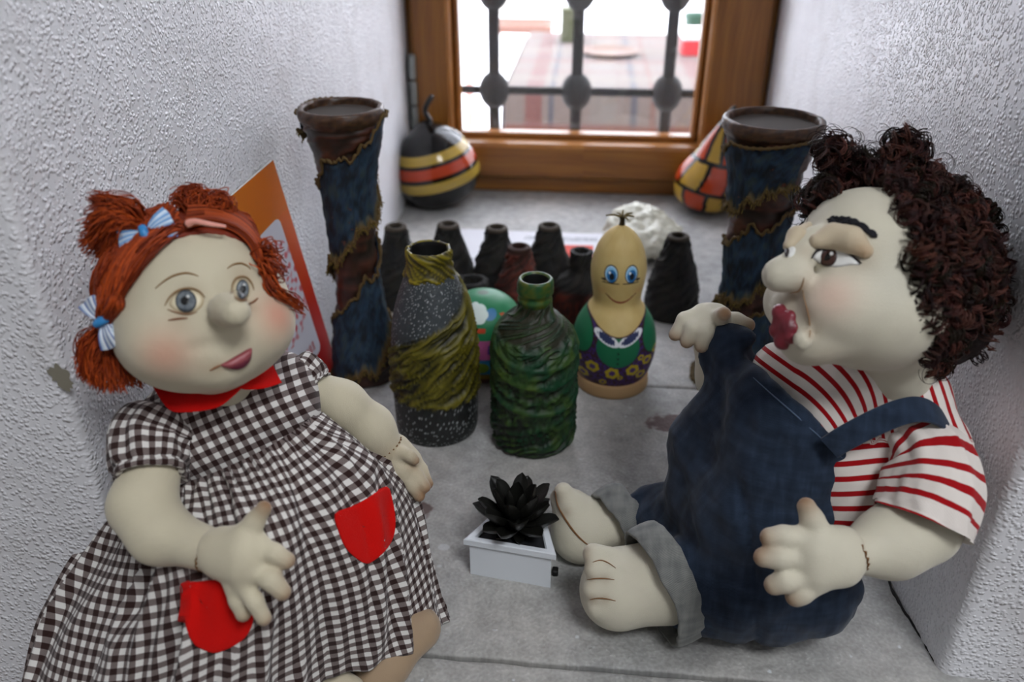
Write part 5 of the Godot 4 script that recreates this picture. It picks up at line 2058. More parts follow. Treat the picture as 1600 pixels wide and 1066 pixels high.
func girl_dress(doll: Node3D, O: Vector3, skin: Color, tan_c: Color) -> void:
	var cell := 0.0074
	# --- bodice
	var bod := Blob.new()
	bod.egg(W(368, 690, 0.548), Vector3(0.047, 0.052, 0.040), Basis(view.x, view.y, view.z) * Basis(Vector3(0, 0, 1), deg_to_rad(14)), 0.01)
	bod.bone(W(270, 655, 0.522), W(440, 595, 0.556), 0.020, 0.020, 0.02)
	bod.bone(W(310, 680, 0.525), W(430, 640, 0.545), 0.026, 0.026, 0.02)
	bod.egg(W(372, 632, 0.530), Vector3(0.030, 0.020, 0.026), Basis(view.x, view.y, view.z), 0.012)
	var bx := (view.x * cos(deg_to_rad(24)) + view.y * sin(deg_to_rad(24))).normalized()
	var by := (view.y * cos(deg_to_rad(24)) - view.x * sin(deg_to_rad(24))).normalized()
	var origin := W(372, 650, 0.50)
	put("bodice", bod.mesh(0.0032, null, func(p, n): return Vector2((p - origin).dot(bx) / cell * 1.08, (p - origin).dot(by) / cell), func(p, n): return 0.0016 * noise.get_noise_3d(p.x * 30, p.y * 14, p.z * 30), O), M.gingham, doll)
	# --- sleeves
	var sleeves := [
		{"path": [[262, 640, 0.510], [236, 690, 0.500], [235, 750, 0.487]], "r": [0.0215, 0.0245, 0.0205], "wide": [0.0, 0.0]},
		{"path": [[448, 580, 0.560], [474, 596, 0.562], [490, 610, 0.562]], "r": [0.020, 0.0175, 0.0155], "wide": [0.0, 0.0]}]
	for s in sleeves:
		var pts := smooth_path(pixels(s.path), 10)
		var n := pts.size()
		var rows := []
		var uvs := []
		var along := 0.0
		var axis0 := (pts[n - 1] - pts[0]).normalized()
		var sx := axis0.cross(view.z).normalized()
		for k in n + 4:
			var q := mini(k, n - 1)
			var t := float(q) / (n - 1)
			if k > 0 and k < n: along += pts[k].distance_to(pts[k - 1])
			var ax := (pts[mini(q + 1, n - 1)] - pts[maxi(q - 1, 0)]).normalized()
			var x := (sx - ax * sx.dot(ax)).normalized()
			var y := x.cross(ax)
			var rr: float = lerpf(s.r[0], s.r[1], t * 2) if t < 0.5 else lerpf(s.r[1], s.r[2], t * 2 - 1)
			rr *= 0.30 + 0.70 * pow(sin(PI / 2 * clampf(t * 3.2 + 0.02, 0, 1)), 0.6)
			var inset := 0.0
			if k >= n: inset = 0.0018 * (k - n + 1)        # the hem turns inward round the arm
			var row := PackedVector3Array()
			var ur := PackedVector2Array()
			for c in 65:
				var a := TAU * c / 64.0
				var puff := 0.0020 * noise.get_noise_3d(cos(a) * 1.7, sin(a) * 1.7, t * 1.6 + s.r[0] * 90) * 2.0 + 0.0010 * sin(a * 9.0) * (1.0 - t) + (-0.0022 if t > 0.80 and t < 0.86 else 0.0)
				row.append(pts[q] + (x * cos(a) + y * sin(a)) * (rr + puff - inset) - ax * maxf(0.0, inset - 0.002) * 0.6 - O)
				ur.append(Vector2(a * 0.0235 / cell, (along + inset) / cell))
			rows.append(row)
			uvs.append(ur)
		var g := Geo.new()
		g.grid(rows, false, true, uvs)
		put("sleeve", g.mesh(), M.gingham, doll)
	# --- collar of red felt, in two halves
	for cpts in [[[[238, 606, 0.4810], [262, 640, 0.4760], [290, 645, 0.4710], [336, 638, 0.4705], [362, 620, 0.4735], [377, 605, 0.4780]], [[250, 580, 0.4990], [270, 596, 0.4930], [300, 597, 0.4880], [335, 588, 0.4880], [356, 580, 0.4900], [374, 576, 0.4930]]], [[[369, 602, 0.4770], [380, 609, 0.4785], [412, 607, 0.4870], [440, 598, 0.5000]], [[370, 578, 0.4910], [384, 572, 0.4950], [404, 562, 0.5030], [420, 552, 0.5120]]]]:
		var low := smooth_path(pixels(cpts[0]), 6)
		var high := smooth_path(pixels(cpts[1]), 6)
		var rows := []
		for k in 9:
			var row := PackedVector3Array()
			var t: float = [0.0, 0.0, 0.06, 0.3, 0.55, 0.8, 1.0, 1.0, 1.0][k]
			var lift: float = [-0.0028, -0.0012, 0.0, 0.0012, 0.0018, 0.0012, 0.0, -0.002, -0.004][k]
			for q in low.size():
				row.append(low[q].lerp(high[q], t) + view.z * lift - O)
			rows.append(row)
		var g := Geo.new()
		g.grid(rows, false, false)
		put("collar", g.mesh(), M.felt, doll)
	# --- skirt
	for col in [
			[[200, 770, 0.57], [128, 850, 0.562], [66, 950, 0.552], [28, 1085, 0.54]],
			[[226, 765, 0.535], [190, 865, 0.525], [145, 975, 0.515], [105, 1130, 0.505]],
			[[262, 758, 0.512], [255, 870, 0.488], [238, 990, 0.482], [215, 1150, 0.487]],
			[[308, 748, 0.498], [332, 865, 0.466], [330, 990, 0.464], [318, 1150, 0.482]],
			[[358, 728, 0.490], [408, 838, 0.466], [430, 960, 0.478], [428, 1105, 0.515]],
			[[410, 703, 0.492], [470, 800, 0.478], [512, 910, 0.502], [532, 1052, 0.550]],
			[[458, 674, 0.506], [528, 755, 0.512], [582, 862, 0.542], [626, 1014, 0.586]],
			[[486, 652, 0.530], [566, 712, 0.556], [632, 800, 0.588], [684, 986, 0.617]],
			[[497, 642, 0.560], [580, 706, 0.596], [646, 800, 0.625], [696, 970, 0.645]]]:
		skirt_rows.append(pixels(col))
	var nu := 170
	var nv := 96
	var rows := []
	var uvs := []
	var us := PackedFloat32Array([0.0])
	for a in range(1, nu + 1):
		us.append(us[a - 1] + skirt_plain(float(a) / nu, 0.68).distance_to(skirt_plain(float(a - 1) / nu, 0.68)))
	var vlen := PackedFloat32Array()
	vlen.resize(nu + 1)
	var prev := []
	for b in nv + 1:
		var row := PackedVector3Array()
		var ur := PackedVector2Array()
		for a in nu + 1:
			var p := skirt_point(float(a) / nu, float(b) / nv)
			if b > 0: vlen[a] += skirt_plain(float(a) / nu, float(b) / nv).distance_to(skirt_plain(float(a) / nu, float(b - 1) / nv))
			row.append(p - O)
			ur.append(Vector2(us[a] / 0.0077, vlen[a] / 0.0077))
		rows.append(row)
		uvs.append(ur)
		var placed := PackedVector3Array()
		for p in row: placed.append(p + O)
		skirt_mesh_rows.append(placed)
	sort_skirt()
	# hem folded under
	for h in 2:
		var row := PackedVector3Array()
		for a in nu + 1:
			row.append(rows[nv][a] + (rows[nv - 4][a] - rows[nv][a]) * (0.12 + 0.7 * h) + view.z * -0.0016)
		rows.append(row)
		uvs.append(uvs[nv - h * 2])
	var sk := Geo.new()
	sk.grid(rows, false, true, uvs)
	put("skirt", sk.mesh(), M.gingham, doll)
	# --- pockets of red felt sewn on the skirt
	for outline in [
			[[523, 803], [548, 792], [575, 778], [603, 760], [612, 782], [617, 812], [614, 838], [602, 858], [586, 873], [570, 880], [553, 870], [539, 855], [529, 832]],
			[[284, 911], [308, 909], [335, 906], [366, 906], [396, 914], [399, 940], [395, 968], [385, 990], [368, 1006], [350, 1015], [333, 1018], [313, 1011], [298, 998], [289, 972], [285, 940]]]:
		var smooth := []
		for p in outline: smooth.append(Vector2(p[0], p[1]))
		smooth = rounded(smooth, 3)
		var n: int = smooth.size()
		var centre := Vector2.ZERO
		for p in smooth: centre += p / n
		var prow := []
		var at := Vector3.ZERO
		var nor := view.z
		for ring in 22:
			var t := 1.0 if ring < 2 else 1.0 - (ring - 2) / 19.0
			var up: float = [-0.0012, 0.0008, 0.0012][ring] if ring < 3 else 0.0014
			var row := PackedVector3Array()
			for k in n + 1:
				var q: Vector2 = centre.lerp(smooth[k % n], maxf(t, 0.0005))
				var h := skirt_seen(q.x, q.y)
				if h.size():
					at = h[0]
					nor = (nor * 2.0 + h[1]).normalized()
				row.append(at + nor * up - O)
			prow.append(row)
		# even out the felt, which bridges the narrow folds
		for pass_no in 3:
			for r in range(2, prow.size() - 1):
				for k in n + 1:
					var avg: Vector3 = (prow[r - 1][k] + prow[r + 1][k] + prow[r][(k + 1) % n] + prow[r][(k + n - 1) % n]) / 4.0
					var here: Vector3 = prow[r][k]
					prow[r][k] = here + view.z * maxf(0.0, (avg - here).dot(view.z))
		var pg := Geo.new()
		pg.grid(prow, false, false)
		put("pocket", pg.mesh(), M.felt, doll)
	# --- arms
	var near_arm := Blob.new()
	near_arm.chain(pixels([[238, 735, 0.492], [222, 790, 0.482], [250, 834, 0.472], [330, 860, 0.455]]), [0.0165, 0.0166, 0.0152, 0.0118], 0.012)
	var arm := put("arm", near_arm.mesh(0.0022, doll_paint(skin, [[W(334, 862, 0.45), 0.010, tan_c, 0.3]]), null, null, O), M.skin, doll)
	var z := 0.445
	var wr := W(330, 862, 0.453)
	hand_of(arm, wr, [
		[W(338, 862, 0.452), W(382, 866, z), 0.0112, 0.0125], [W(350, 850, 0.451), W(385, 848, z), 0.008, 0.0085], [W(350, 880, 0.45), W(378, 892, z), 0.0085, 0.0085]], [
		[[W(378, 842, z), W(398, 815, z - 0.002), W(412, 795, z - 0.004)], [0.0066, 0.0052, 0.0043]],
		[[W(398, 852, z), W(428, 864, z - 0.003), W(448, 876, z - 0.002)], [0.0058, 0.0050, 0.0047]],
		[[W(396, 888, z), W(424, 906, z - 0.004), W(441, 925, z - 0.003)], [0.0062, 0.0056, 0.0048]],
		[[W(378, 908, z), W(398, 940, z - 0.002), W(412, 966, z)], [0.0054, 0.0046, 0.0043]],
		[[W(364, 916, z + 0.002), W(372, 938, z + 0.003), W(380, 960, z + 0.004)], [0.0050, 0.0047, 0.0042]]], skin, tan_c, O)
	seam_ring(arm, W(331, 861, 0.4545), W(350, 872, 0.452) - W(315, 850, 0.457), 0.0117, 0.0114, O)
	var far_arm := Blob.new()
	far_arm.chain(pixels([[484, 606, 0.565], [535, 632, 0.585], [580, 668, 0.60], [604, 700, 0.608]]), [0.0135, 0.0148, 0.0145, 0.0122], 0.012)
	var arm2 := put("arm", far_arm.mesh(0.0022, doll_paint(skin, [[W(607, 705, 0.6), 0.013, tan_c, 0.3]]), null, null, O), M.skin, doll)
	z = 0.612
	hand_of(arm2, W(602, 702, 0.608), [[W(612, 704, z), W(628, 728, z), 0.0118, 0.0125], [W(622, 700, z + 0.004), W(640, 718, z + 0.006), 0.008, 0.008]], [
		[[W(622, 706, z - 0.008), W(640, 712, z - 0.013), W(648, 719, z - 0.012)], [0.0056, 0.0042, 0.0036]],
		[[W(640, 718, z + 0.006), W(656, 734, z + 0.006), W(668, 756, z + 0.004)], [0.0068, 0.0056, 0.0044]],
		[[W(636, 728, z), W(650, 744, z - 0.003), W(664, 761, z - 0.004)], [0.0064, 0.0052, 0.0044]],
		[[W(628, 738, z - 0.001), W(644, 756, z - 0.003), W(655, 775, z - 0.003)], [0.0064, 0.0056, 0.0045]],
		[[W(618, 736, z + 0.002), W(630, 754, z + 0.001), W(640, 770, z + 0.002)], [0.0062, 0.0052, 0.0042]]], skin.lerp(tan_c, 0.10), tan_c, O, 0.003)
	seam_ring(arm2, W(605, 700, 0.608), W(616, 712, 0.61) - W(596, 688, 0.606), 0.0122, 0.0120, O)
	# --- legs under the skirt
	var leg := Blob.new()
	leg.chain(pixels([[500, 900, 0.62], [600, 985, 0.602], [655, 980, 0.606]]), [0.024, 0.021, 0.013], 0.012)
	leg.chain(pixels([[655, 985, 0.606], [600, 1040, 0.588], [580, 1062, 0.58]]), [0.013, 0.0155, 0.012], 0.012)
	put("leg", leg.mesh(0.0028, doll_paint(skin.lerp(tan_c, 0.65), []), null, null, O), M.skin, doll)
	var leg2 := Blob.new()
	leg2.chain(pixels([[430, 930, 0.61], [480, 1060, 0.57], [548, 1078, 0.562]]), [0.024, 0.018, 0.0095], 0.012)
	put("leg", leg2.mesh(0.0028, doll_paint(skin.lerp(tan_c, 0.15), []), null, null, O), M.skin, doll)

# ------------------------------------------------------------------ the curly-haired doll
func ribbon(path: PackedVector3Array, face: Array, width: float, thick: float, uv_scale := 1.0) -> Geo:     # a flat band of cloth along a path
	var rows := []
	var uvs := []
	var along := 0.0
	var m := path.size()
	for k in m:
		var t := (path[mini(k + 1, m - 1)] - path[maxi(k - 1, 0)]).normalized()
		var f: Vector3 = face[0].lerp(face[1], float(k) / (m - 1)) if face.size() > 1 else face[0]
		var w := f.cross(t).normalized()
		var n := t.cross(w).normalized()
		if k > 0: along += path[k].distance_to(path[k - 1])
		var row := PackedVector3Array()
		var ur := PackedVector2Array()
		for e in [[-0.5, 0.3], [-0.46, 0.5], [-0.3, 0.56], [0.0, 0.6], [0.3, 0.56], [0.46, 0.5], [0.5, 0.3], [0.5, -0.3], [0.46, -0.5], [0.0, -0.5], [-0.46, -0.5], [-0.5, -0.3], [-0.5, 0.3]]:
			row.append(path[k] + w * e[0] * width + n * e[1] * thick)
			ur.append(Vector2(e[0] * width, along) * uv_scale)
		rows.append(row)
		uvs.append(ur)
	var g := Geo.new()
	g.grid(rows, false, false, uvs)
	return g

func cuff_ring(at: Vector3, axis: Vector3, along: Vector3, r1: float, r2: float, width: float, O: Vector3, sd: float) -> Geo:
	var a := axis.normalized()
	var x := (along - a * along.dot(a)).normalized()
	var y := x.cross(a)
	var prof := [[-0.5, -0.0035], [-0.5, -0.001], [-0.48, 0.0012], [-0.3, 0.0026], [0.0, 0.0030], [0.3, 0.0026], [0.47, 0.0018], [0.5, 0.0002], [0.47, -0.0014], [0.2, -0.0018], [-0.3, -0.0025], [-0.5, -0.0035]]
	var rows := []
	for p in prof:
		var row := PackedVector3Array()
		for k in 73:
			var t := TAU * k / 72.0
			var wob := 0.0022 * noise.get_noise_2d(cos(t) * 1.5 + sd, sin(t) * 1.5)
			var slip := 0.0030 * noise.get_noise_2d(cos(t) * 1.2 - sd, sin(t) * 1.2 + 5.0)
			row.append(at + (x * cos(t) * (r1 + p[1] + wob)) + (y * sin(t) * (r2 + p[1] + wob)) + a * (p[0] * width + slip) - O)
		rows.append(row)
	var g := Geo.new()
	g.grid(rows, false, true)
	return g

func cut_plane(b: Blob, p1: Vector2, p2: Vector2, k := 0.002) -> void:      # removes what lies on the upper right of the line, by a very large ball
	var a := W(p1.x, p1.y, 0.54)
	var c := W(p2.x, p2.y, 0.54)
	var n := (a - EYE).cross(c - EYE).normalized()
	if n.dot(view.x - view.y * -1.0) < 0: n = -n
	b.egg((a + c) / 2.0 + n * 0.6, Vector3.ONE * 0.6, Basis(), k, 1)

func build_boy() -> void:
	var O := F(1190, 950)
	var doll := thing("doll", "curly dark-haired rag doll in denim overalls and red striped shirt, leaning on right wall", "doll", O)
	var skin := linear(0.785, 0.762, 0.685)
	var tan_c := linear(0.52, 0.36, 0.21)
	# --- head
	var ax := Basis(view.x, view.y, view.z)
	var head := Blob.new()
	head.egg(W(1384, 432, 0.502), Vector3(0.0490, 0.0510, 0.0500), ax, 0.01)
	head.egg(W(1336, 400, 0.490), Vector3(0.0325, 0.0380, 0.0390), ax, 0.016)
	head.egg(W(1352, 492, 0.487), Vector3(0.0370, 0.0310, 0.0390), ax, 0.02)
	head.egg(W(1262, 520, 0.480), Vector3(0.0175, 0.0190, 0.0200), ax, 0.016)
	head.egg(W(1246, 482, 0.486), Vector3(0.0150, 0.0150, 0.0180), ax, 0.010)
	head.egg(W(1219, 472, 0.500), Vector3(0.0098, 0.0135, 0.0120), ax, 0.006)
	head.egg(W(1316, 474, 0.462), Vector3(0.0225, 0.0190, 0.0150), ax, 0.006)
	# eye hollows, then the nose
	head.egg(W(1306, 398, 0.446), Vector3(0.0150, 0.0085, 0.0070), ax, 0.006, 1)
	head.bone(W(1272, 372, 0.470), W(1238, 418, 0.466), 0.0070, 0.0092, 0.008)
	head.bone(W(1218, 430, 0.467), W(1242, 433, 0.464), 0.0098, 0.0090, 0.004)
	head.egg(W(1254, 531, 0.4590), Vector3(0.0052, 0.0060, 0.0050), ax, 0.002)
	head.bone(W(1254, 442, 0.4475), W(1262, 490, 0.4500), 0.0010, 0.0010, 0.005, 1)
	head.bone(W(1262, 490, 0.4495), W(1266, 526, 0.4540), 0.0010, 0.0010, 0.004, 1)
	head.bone(W(1400, 535, 0.512), W(1398, 606, 0.535), 0.024, 0.022, 0.008)
	var blush := linear(0.80, 0.58, 0.52)
	var spots := [[near_surface(head, 1300, 462), 0.019, blush, 0.42], [near_surface(head, 1400, 440), 0.018, linear(0.80, 0.79, 0.73), 0.4],
		[near_surface(head, 1252, 450), 0.006, tan_c, 0.45], [near_surface(head, 1262, 490), 0.006, tan_c, 0.35], [near_surface(head, 1266, 520), 0.007, tan_c, 0.4], [near_surface(head, 1240, 463), 0.010, tan_c, 0.3],
		[near_surface(head, 1258, 392), 0.007, tan_c, 0.25], [near_surface(head, 1225, 478), 0.010, tan_c, 0.16], [near_surface(head, 1290, 560), 0.016, tan_c, 0.2], [near_surface(head, 1350, 405), 0.010, tan_c, 0.2]]
	put("head", head.mesh(0.0022, doll_paint(skin, spots), null, null, O), M.skin, doll)
	# --- eyes
	var eye := put("eye", patch(head, rounded([Vector2(1268, 402), Vector2(1276, 391), Vector2(1298, 384), Vector2(1322, 392), Vector2(1346, 413), Vector2(1330, 415), Vector2(1306, 418), Vector2(1283, 414)], 3), 0.0005, 0.0008, func(t, a, q): return linear(0.88, 0.88, 0.86).lerp(linear(0.35, 0.33, 0.34), smoothstep(0.93, 1.0, t)), O, 6).mesh(), M.painted_satin, doll)
	put("iris", patch(head, oval(1295, 401.5, 15.5, 16.0), 0.0016, 0.0006, func(t, a, q): return linear(0.22, 0.12, 0.10).lerp(linear(0.30, 0.19, 0.15), 0.5 + 0.5 * sin(a * 13.0)).lerp(linear(0.10, 0.05, 0.05), smoothstep(0.8, 1.0, t)), O, 6).mesh(), M.painted_satin, eye)
	put("pupil", patch(head, oval(1295, 402, 6.8, 7.2), 0.0023, 0.0003, func(t, a, q): return linear(0.04, 0.03, 0.035), O, 4).mesh(), M.painted_satin, eye)
	put("glint", patch(head, oval(1301.5, 397, 3.4, 3.6), 0.0027, 0.0003, func(t, a, q): return linear(0.92, 0.92, 0.92), O, 3).mesh(), M.painted_satin, eye)
	var rim := Geo.new()
	stroke(rim, head, [Vector2(1266, 404), Vector2(1276, 391), Vector2(1298, 385), Vector2(1322, 392), Vector2(1346, 412)], 0.0010, linear(0.10, 0.07, 0.08), O, 0.0010)
	put("lash_line", rim.mesh(), M.painted_matt, eye)
	var eye2 := put("eye", patch(head, rounded([Vector2(1226, 400), Vector2(1229, 391), Vector2(1237, 384), Vector2(1243, 388), Vector2(1242, 396), Vector2(1235, 402)], 3), 0.0005, 0.0006, func(t, a, q): return linear(0.86, 0.86, 0.84), O, 4).mesh(), M.painted_satin, doll)
	put("iris", patch(head, oval(1230.5, 395.5, 4.0, 7.0, 12), 0.0012, 0.0005, func(t, a, q): return linear(0.13, 0.07, 0.07), O, 4).mesh(), M.painted_satin, eye2)
	# puffed upper lids sewn over the eyes
	var lid_paint = doll_paint(linear(0.75, 0.69, 0.585), [[W(1352, 398, 0.444), 0.010, linear(0.66, 0.48, 0.30), 0.7], [W(1274, 388, 0.452), 0.007, linear(0.66, 0.50, 0.33), 0.4]])
	var lid := Blob.new()
	lid.chain([near_surface(head, 1276, 377) + view.z * 0.0005, near_surface(head, 1300, 369) + view.z * 0.001, near_surface(head, 1328, 375) + view.z * 0.001, near_surface(head, 1352, 393) + view.z * 0.0005], [0.0045, 0.0060, 0.0064, 0.0042], 0.006)
	put("eyelid", lid.mesh(0.0015, lid_paint, null, null, O), M.skin, doll)
	var lid2 := Blob.new()
	lid2.chain([near_surface(head, 1236, 384) - view.x * 0.001, near_surface(head, 1249, 368) - view.x * 0.0015, near_surface(head, 1263, 354)], [0.0036, 0.0044, 0.0030], 0.005)
	put("eyelid", lid2.mesh(0.0015, lid_paint, null, null, O), M.skin, doll)
	# stitched black brow
	var r := RandomNumberGenerator.new()
	r.seed = 77
	var brow := Geo.new()
	var line := smooth_path([Vector3(1294, 347, 0), Vector3(1312, 344, 0), Vector3(1332, 348, 0), Vector3(1350, 357, 0), Vector3(1362, 367, 0)], 10)
	for k in 120:
		var q := line[int(k / 120.0 * (line.size() - 1))]
		var w := 5.0 if k < 95 else 3.0
		var s := Vector2(q.x + r.randf_range(-2, 2), q.y + r.randf_range(-w, w))
		var e := s + Vector2(r.randf_range(6, 10), r.randf_range(0.5, 7.0) if k > 45 else r.randf_range(-3.0, 2.0))
		stroke(brow, head, [s, s.lerp(e, 0.5), e], 0.0007, linear(0.045, 0.045, 0.065), O, 0.0007)
	put("eyebrow", brow.mesh(), M.painted_matt, doll)
	# --- puckered red lips: lobes round a dimple
	var lips := Blob.new()
	var lc := near_surface(head, 1231, 511) + view.z * 0.0012
	for q in [[1221, 488, 0.0050], [1236, 497, 0.0046], [1241, 512, 0.0036], [1238, 526, 0.0042], [1225, 533, 0.0052], [1217, 516, 0.0050], [1219, 503, 0.0040]]:
		var p := near_surface(head, q[0], q[1])
		lips.bone(p - view.z * 0.0016, lc.lerp(p, 0.22) - view.z * 0.0002, q[2], q[2] * 0.70, 0.0018)
	put("lips", lips.mesh(0.0008, func(p, n): return linear(0.47, 0.14, 0.19).lerp(linear(0.20, 0.04, 0.07), 1.0 - smoothstep(0.001, 0.0060, p.distance_to(lc))), null, null, O), M.painted_satin, doll)
	var crease := Geo.new()
	stroke(crease, head, [Vector2(1256, 434), Vector2(1253, 446), Vector2(1247, 455), Vector2(1234, 457)], 0.0004, linear(0.56, 0.43, 0.30), O)
	stroke(crease, head, [Vector2(1254, 452), Vector2(1258, 470), Vector2(1263, 490), Vector2(1266, 512), Vector2(1264, 528)], 0.0004, linear(0.58, 0.45, 0.32), O)
	put("face_seam", crease.mesh(), M.painted_matt, doll)
	boy_hair(doll, head, O)
	boy_clothes(doll, O, skin, tan_c)

func boy_hair(doll: Node3D, head: Blob, O: Vector3) -> void:
	var r := RandomNumberGenerator.new()
	r.seed = 5
	var ax := Basis(view.x, view.y, view.z)
	var cap := Blob.new()
	cap.egg(W(1450, 420, 0.518), Vector3(0.0400, 0.0490, 0.0450), ax, 0.01)
	cap.egg(W(1390, 345, 0.520), Vector3(0.0400, 0.0270, 0.0310), ax, 0.02)
	cap.egg(W(1478, 500, 0.520), Vector3(0.0230, 0.0280, 0.0310), ax, 0.02)
	cap.egg(W(1330, 440, 0.452), Vector3(0.0370, 0.0520, 0.0500), ax, 0.006, 1)
	put("hair_base", cap.mesh(0.003, func(p, n): return linear(0.11, 0.06, 0.055), null, func(p, n): return 0.002 * noise.get_noise_3d(p.x * 110, p.y * 110, p.z * 110), O), M.hair, doll)
	var poly := PackedVector2Array()
	for p in [[1264, 374], [1256, 335], [1270, 300], [1290, 268], [1283, 232], [1300, 218], [1338, 226], [1368, 244], [1388, 222], [1420, 214], [1445, 238], [1470, 262], [1502, 294], [1532, 345], [1556, 400], [1566, 455], [1542, 503], [1502, 533], [1476, 570], [1446, 580], [1440, 545], [1450, 510], [1432, 482], [1420, 442], [1418, 395], [1410, 350], [1392, 312], [1352, 290], [1320, 297], [1292, 330], [1276, 372]]:
		poly.append(Vector2(p[0], p[1]))
	var both := Blob.new()
	for q in [[1384, 432, 0.502, 0.0490, 0.0510, 0.0500], [1336, 400, 0.490, 0.0325, 0.0380, 0.0390], [1450, 420, 0.518, 0.0430, 0.0520, 0.0480], [1390, 345, 0.520, 0.0420, 0.0300, 0.0340], [1480, 500, 0.520, 0.0260, 0.0300, 0.0340]]:
		both.egg(W(q[0], q[1], q[2]), Vector3(q[3], q[4], q[5]), ax, 0.01)
	var curls := Geo.new()
	var made := 0
	var tries := 0
	while made < 1150 and tries < 30000:
		tries += 1
		var behind := made >= 700
		var p: Vector3
		var n: Vector3
		if behind:      # the side that faces the wall
			var d := Vector3(r.randf_range(-0.3, 1), r.randf_range(-0.7, 1), r.randf_range(-1, 0.2)).normalized()
			p = both.snap(W(1450, 420, 0.518) + ax * (d * 0.06))
			n = both.slope(p)
		else:
			var s := Vector2(r.randf_range(1254, 1570), r.randf_range(210, 584))
			if not Geometry2D.is_point_in_polygon(s, poly): continue
			p = near_surface(both, s.x, s.y)
			if s.x < 1302 and s.y > 285 and s.y < 380:
				p = W(s.x, s.y, r.randf_range(0.508, 0.528))
				n = -view.x
			elif absf(both.at(p)) > 0.002:
				p = W(s.x, s.y, r.randf_range(0.492, 0.53))
				if s.y < 260 and s.x < 1345 and r.randf() < 0.5: continue
				n = (p - W(1400, 430, 0.51)).normalized()
				p -= n * 0.004
			else:
				n = both.slope(p)
				p += n * (r.randf_range(0.003, 0.008) if s.x < 1450 else r.randf_range(-0.001, 0.005))
		made += 1
		var axis := (n.cross(Vector3(r.randf_range(-1, 1), r.randf_range(-1, 1), r.randf_range(-1, 1))).normalized() + Vector3.DOWN * r.randf_range(0.0, 0.9) + n * 0.15).normalized()
		var u := axis.cross(n).normalized()
		var w := u.cross(axis)
		var rad := r.randf_range(0.0028, 0.0058)
		var turns := r.randf_range(1.2, 2.6)
		var length := r.randf_range(0.006, 0.016)
		var ph := r.randf() * TAU
		var k0 := r.randf()
		var col := linear(0.09, 0.048, 0.04).lerp(linear(0.34, 0.19, 0.155), k0 * k0)
		for st in 5:
			var path := PackedVector3Array()
			var off := Vector3(r.randf_range(-1, 1), r.randf_range(-1, 1), r.randf_range(-1, 1)) * 0.0010
			var rr := rad * r.randf_range(0.82, 1.15)
			var segs := int(turns * 11)
			for q in segs + 1:
				var t := float(q) / segs
				var a := ph + TAU * turns * t + st * 0.07
				path.append(p + off + axis * (t - 0.5) * length + (u * cos(a) + w * sin(a)) * rr * (1.0 - 0.25 * t) - O)
			curls.tube(path, PackedFloat32Array([0.00034, 0.00032]), 3, col, false)
	# longer loops that stand up from the crown
	for c in [[1304, 244, 24, 70], [1416, 236, 26, 60], [1276, 318, 20, 34], [1452, 560, 22, 46], [1540, 440, 24, 40], [1500, 320, 24, 40]]:
		for k in c[3]:
			var a := r.randf() * TAU
			var dd: float = sqrt(r.randf()) * c[2]
			var p := W(c[0] + cos(a) * dd, c[1] + sin(a) * dd, r.randf_range(0.495, 0.525))
			var axis := Vector3(r.randf_range(-1, 1), r.randf_range(-1, 1), r.randf_range(-1, 1)).normalized()
			var u := axis.cross(view.z if absf(axis.dot(view.z)) < 0.9 else view.x).normalized()
			var w := u.cross(axis)
			var rad := r.randf_range(0.003, 0.0075)
			var ph := r.randf() * TAU
			var k0 := r.randf()
			var col := linear(0.09, 0.048, 0.04).lerp(linear(0.34, 0.19, 0.155), k0 * k0)
			for st in 4:
				var path := PackedVector3Array()
				var off := Vector3(r.randf_range(-1, 1), r.randf_range(-1, 1), r.randf_range(-1, 1)) * 0.0011
				for q in 22:
					var t := q / 21.0
					var an := ph + TAU * 1.6 * t + st * 0.1
					path.append(p + off + axis * (t - 0.5) * 0.012 + (u * cos(an) + w * sin(an)) * rad * (1.0 - 0.3 * t) - O)
				curls.tube(path, PackedFloat32Array([0.00034]), 3, col, false)
	put("curls", curls.mesh(), M.hair, doll)
	# fine loose hairs round the outline
	var fly := Geo.new()
	for k in 150:
		var e := poly[r.randi_range(0, 20)] + Vector2(r.randf_range(-8, 8), r.randf_range(-8, 8))
		var p := W(e.x, e.y, r.randf_range(0.49, 0.525))
		var out := (p - W(1410, 430, 0.51)).normalized()
		var path := PackedVector3Array()
		var ph := r.randf() * TAU
		var rad := r.randf_range(0.002, 0.006)
		for q in 15:
			var t := q / 14.0
			path.append(p + out * t * 0.004 + (view.x * cos(ph + t * 5.5) + view.y * sin(ph + t * 5.5)) * rad - O)
		fly.tube(path, PackedFloat32Array([0.00018]), 3, linear(0.13, 0.07, 0.06), false)
	put("loose_hair", fly.mesh(), M.hair, doll)

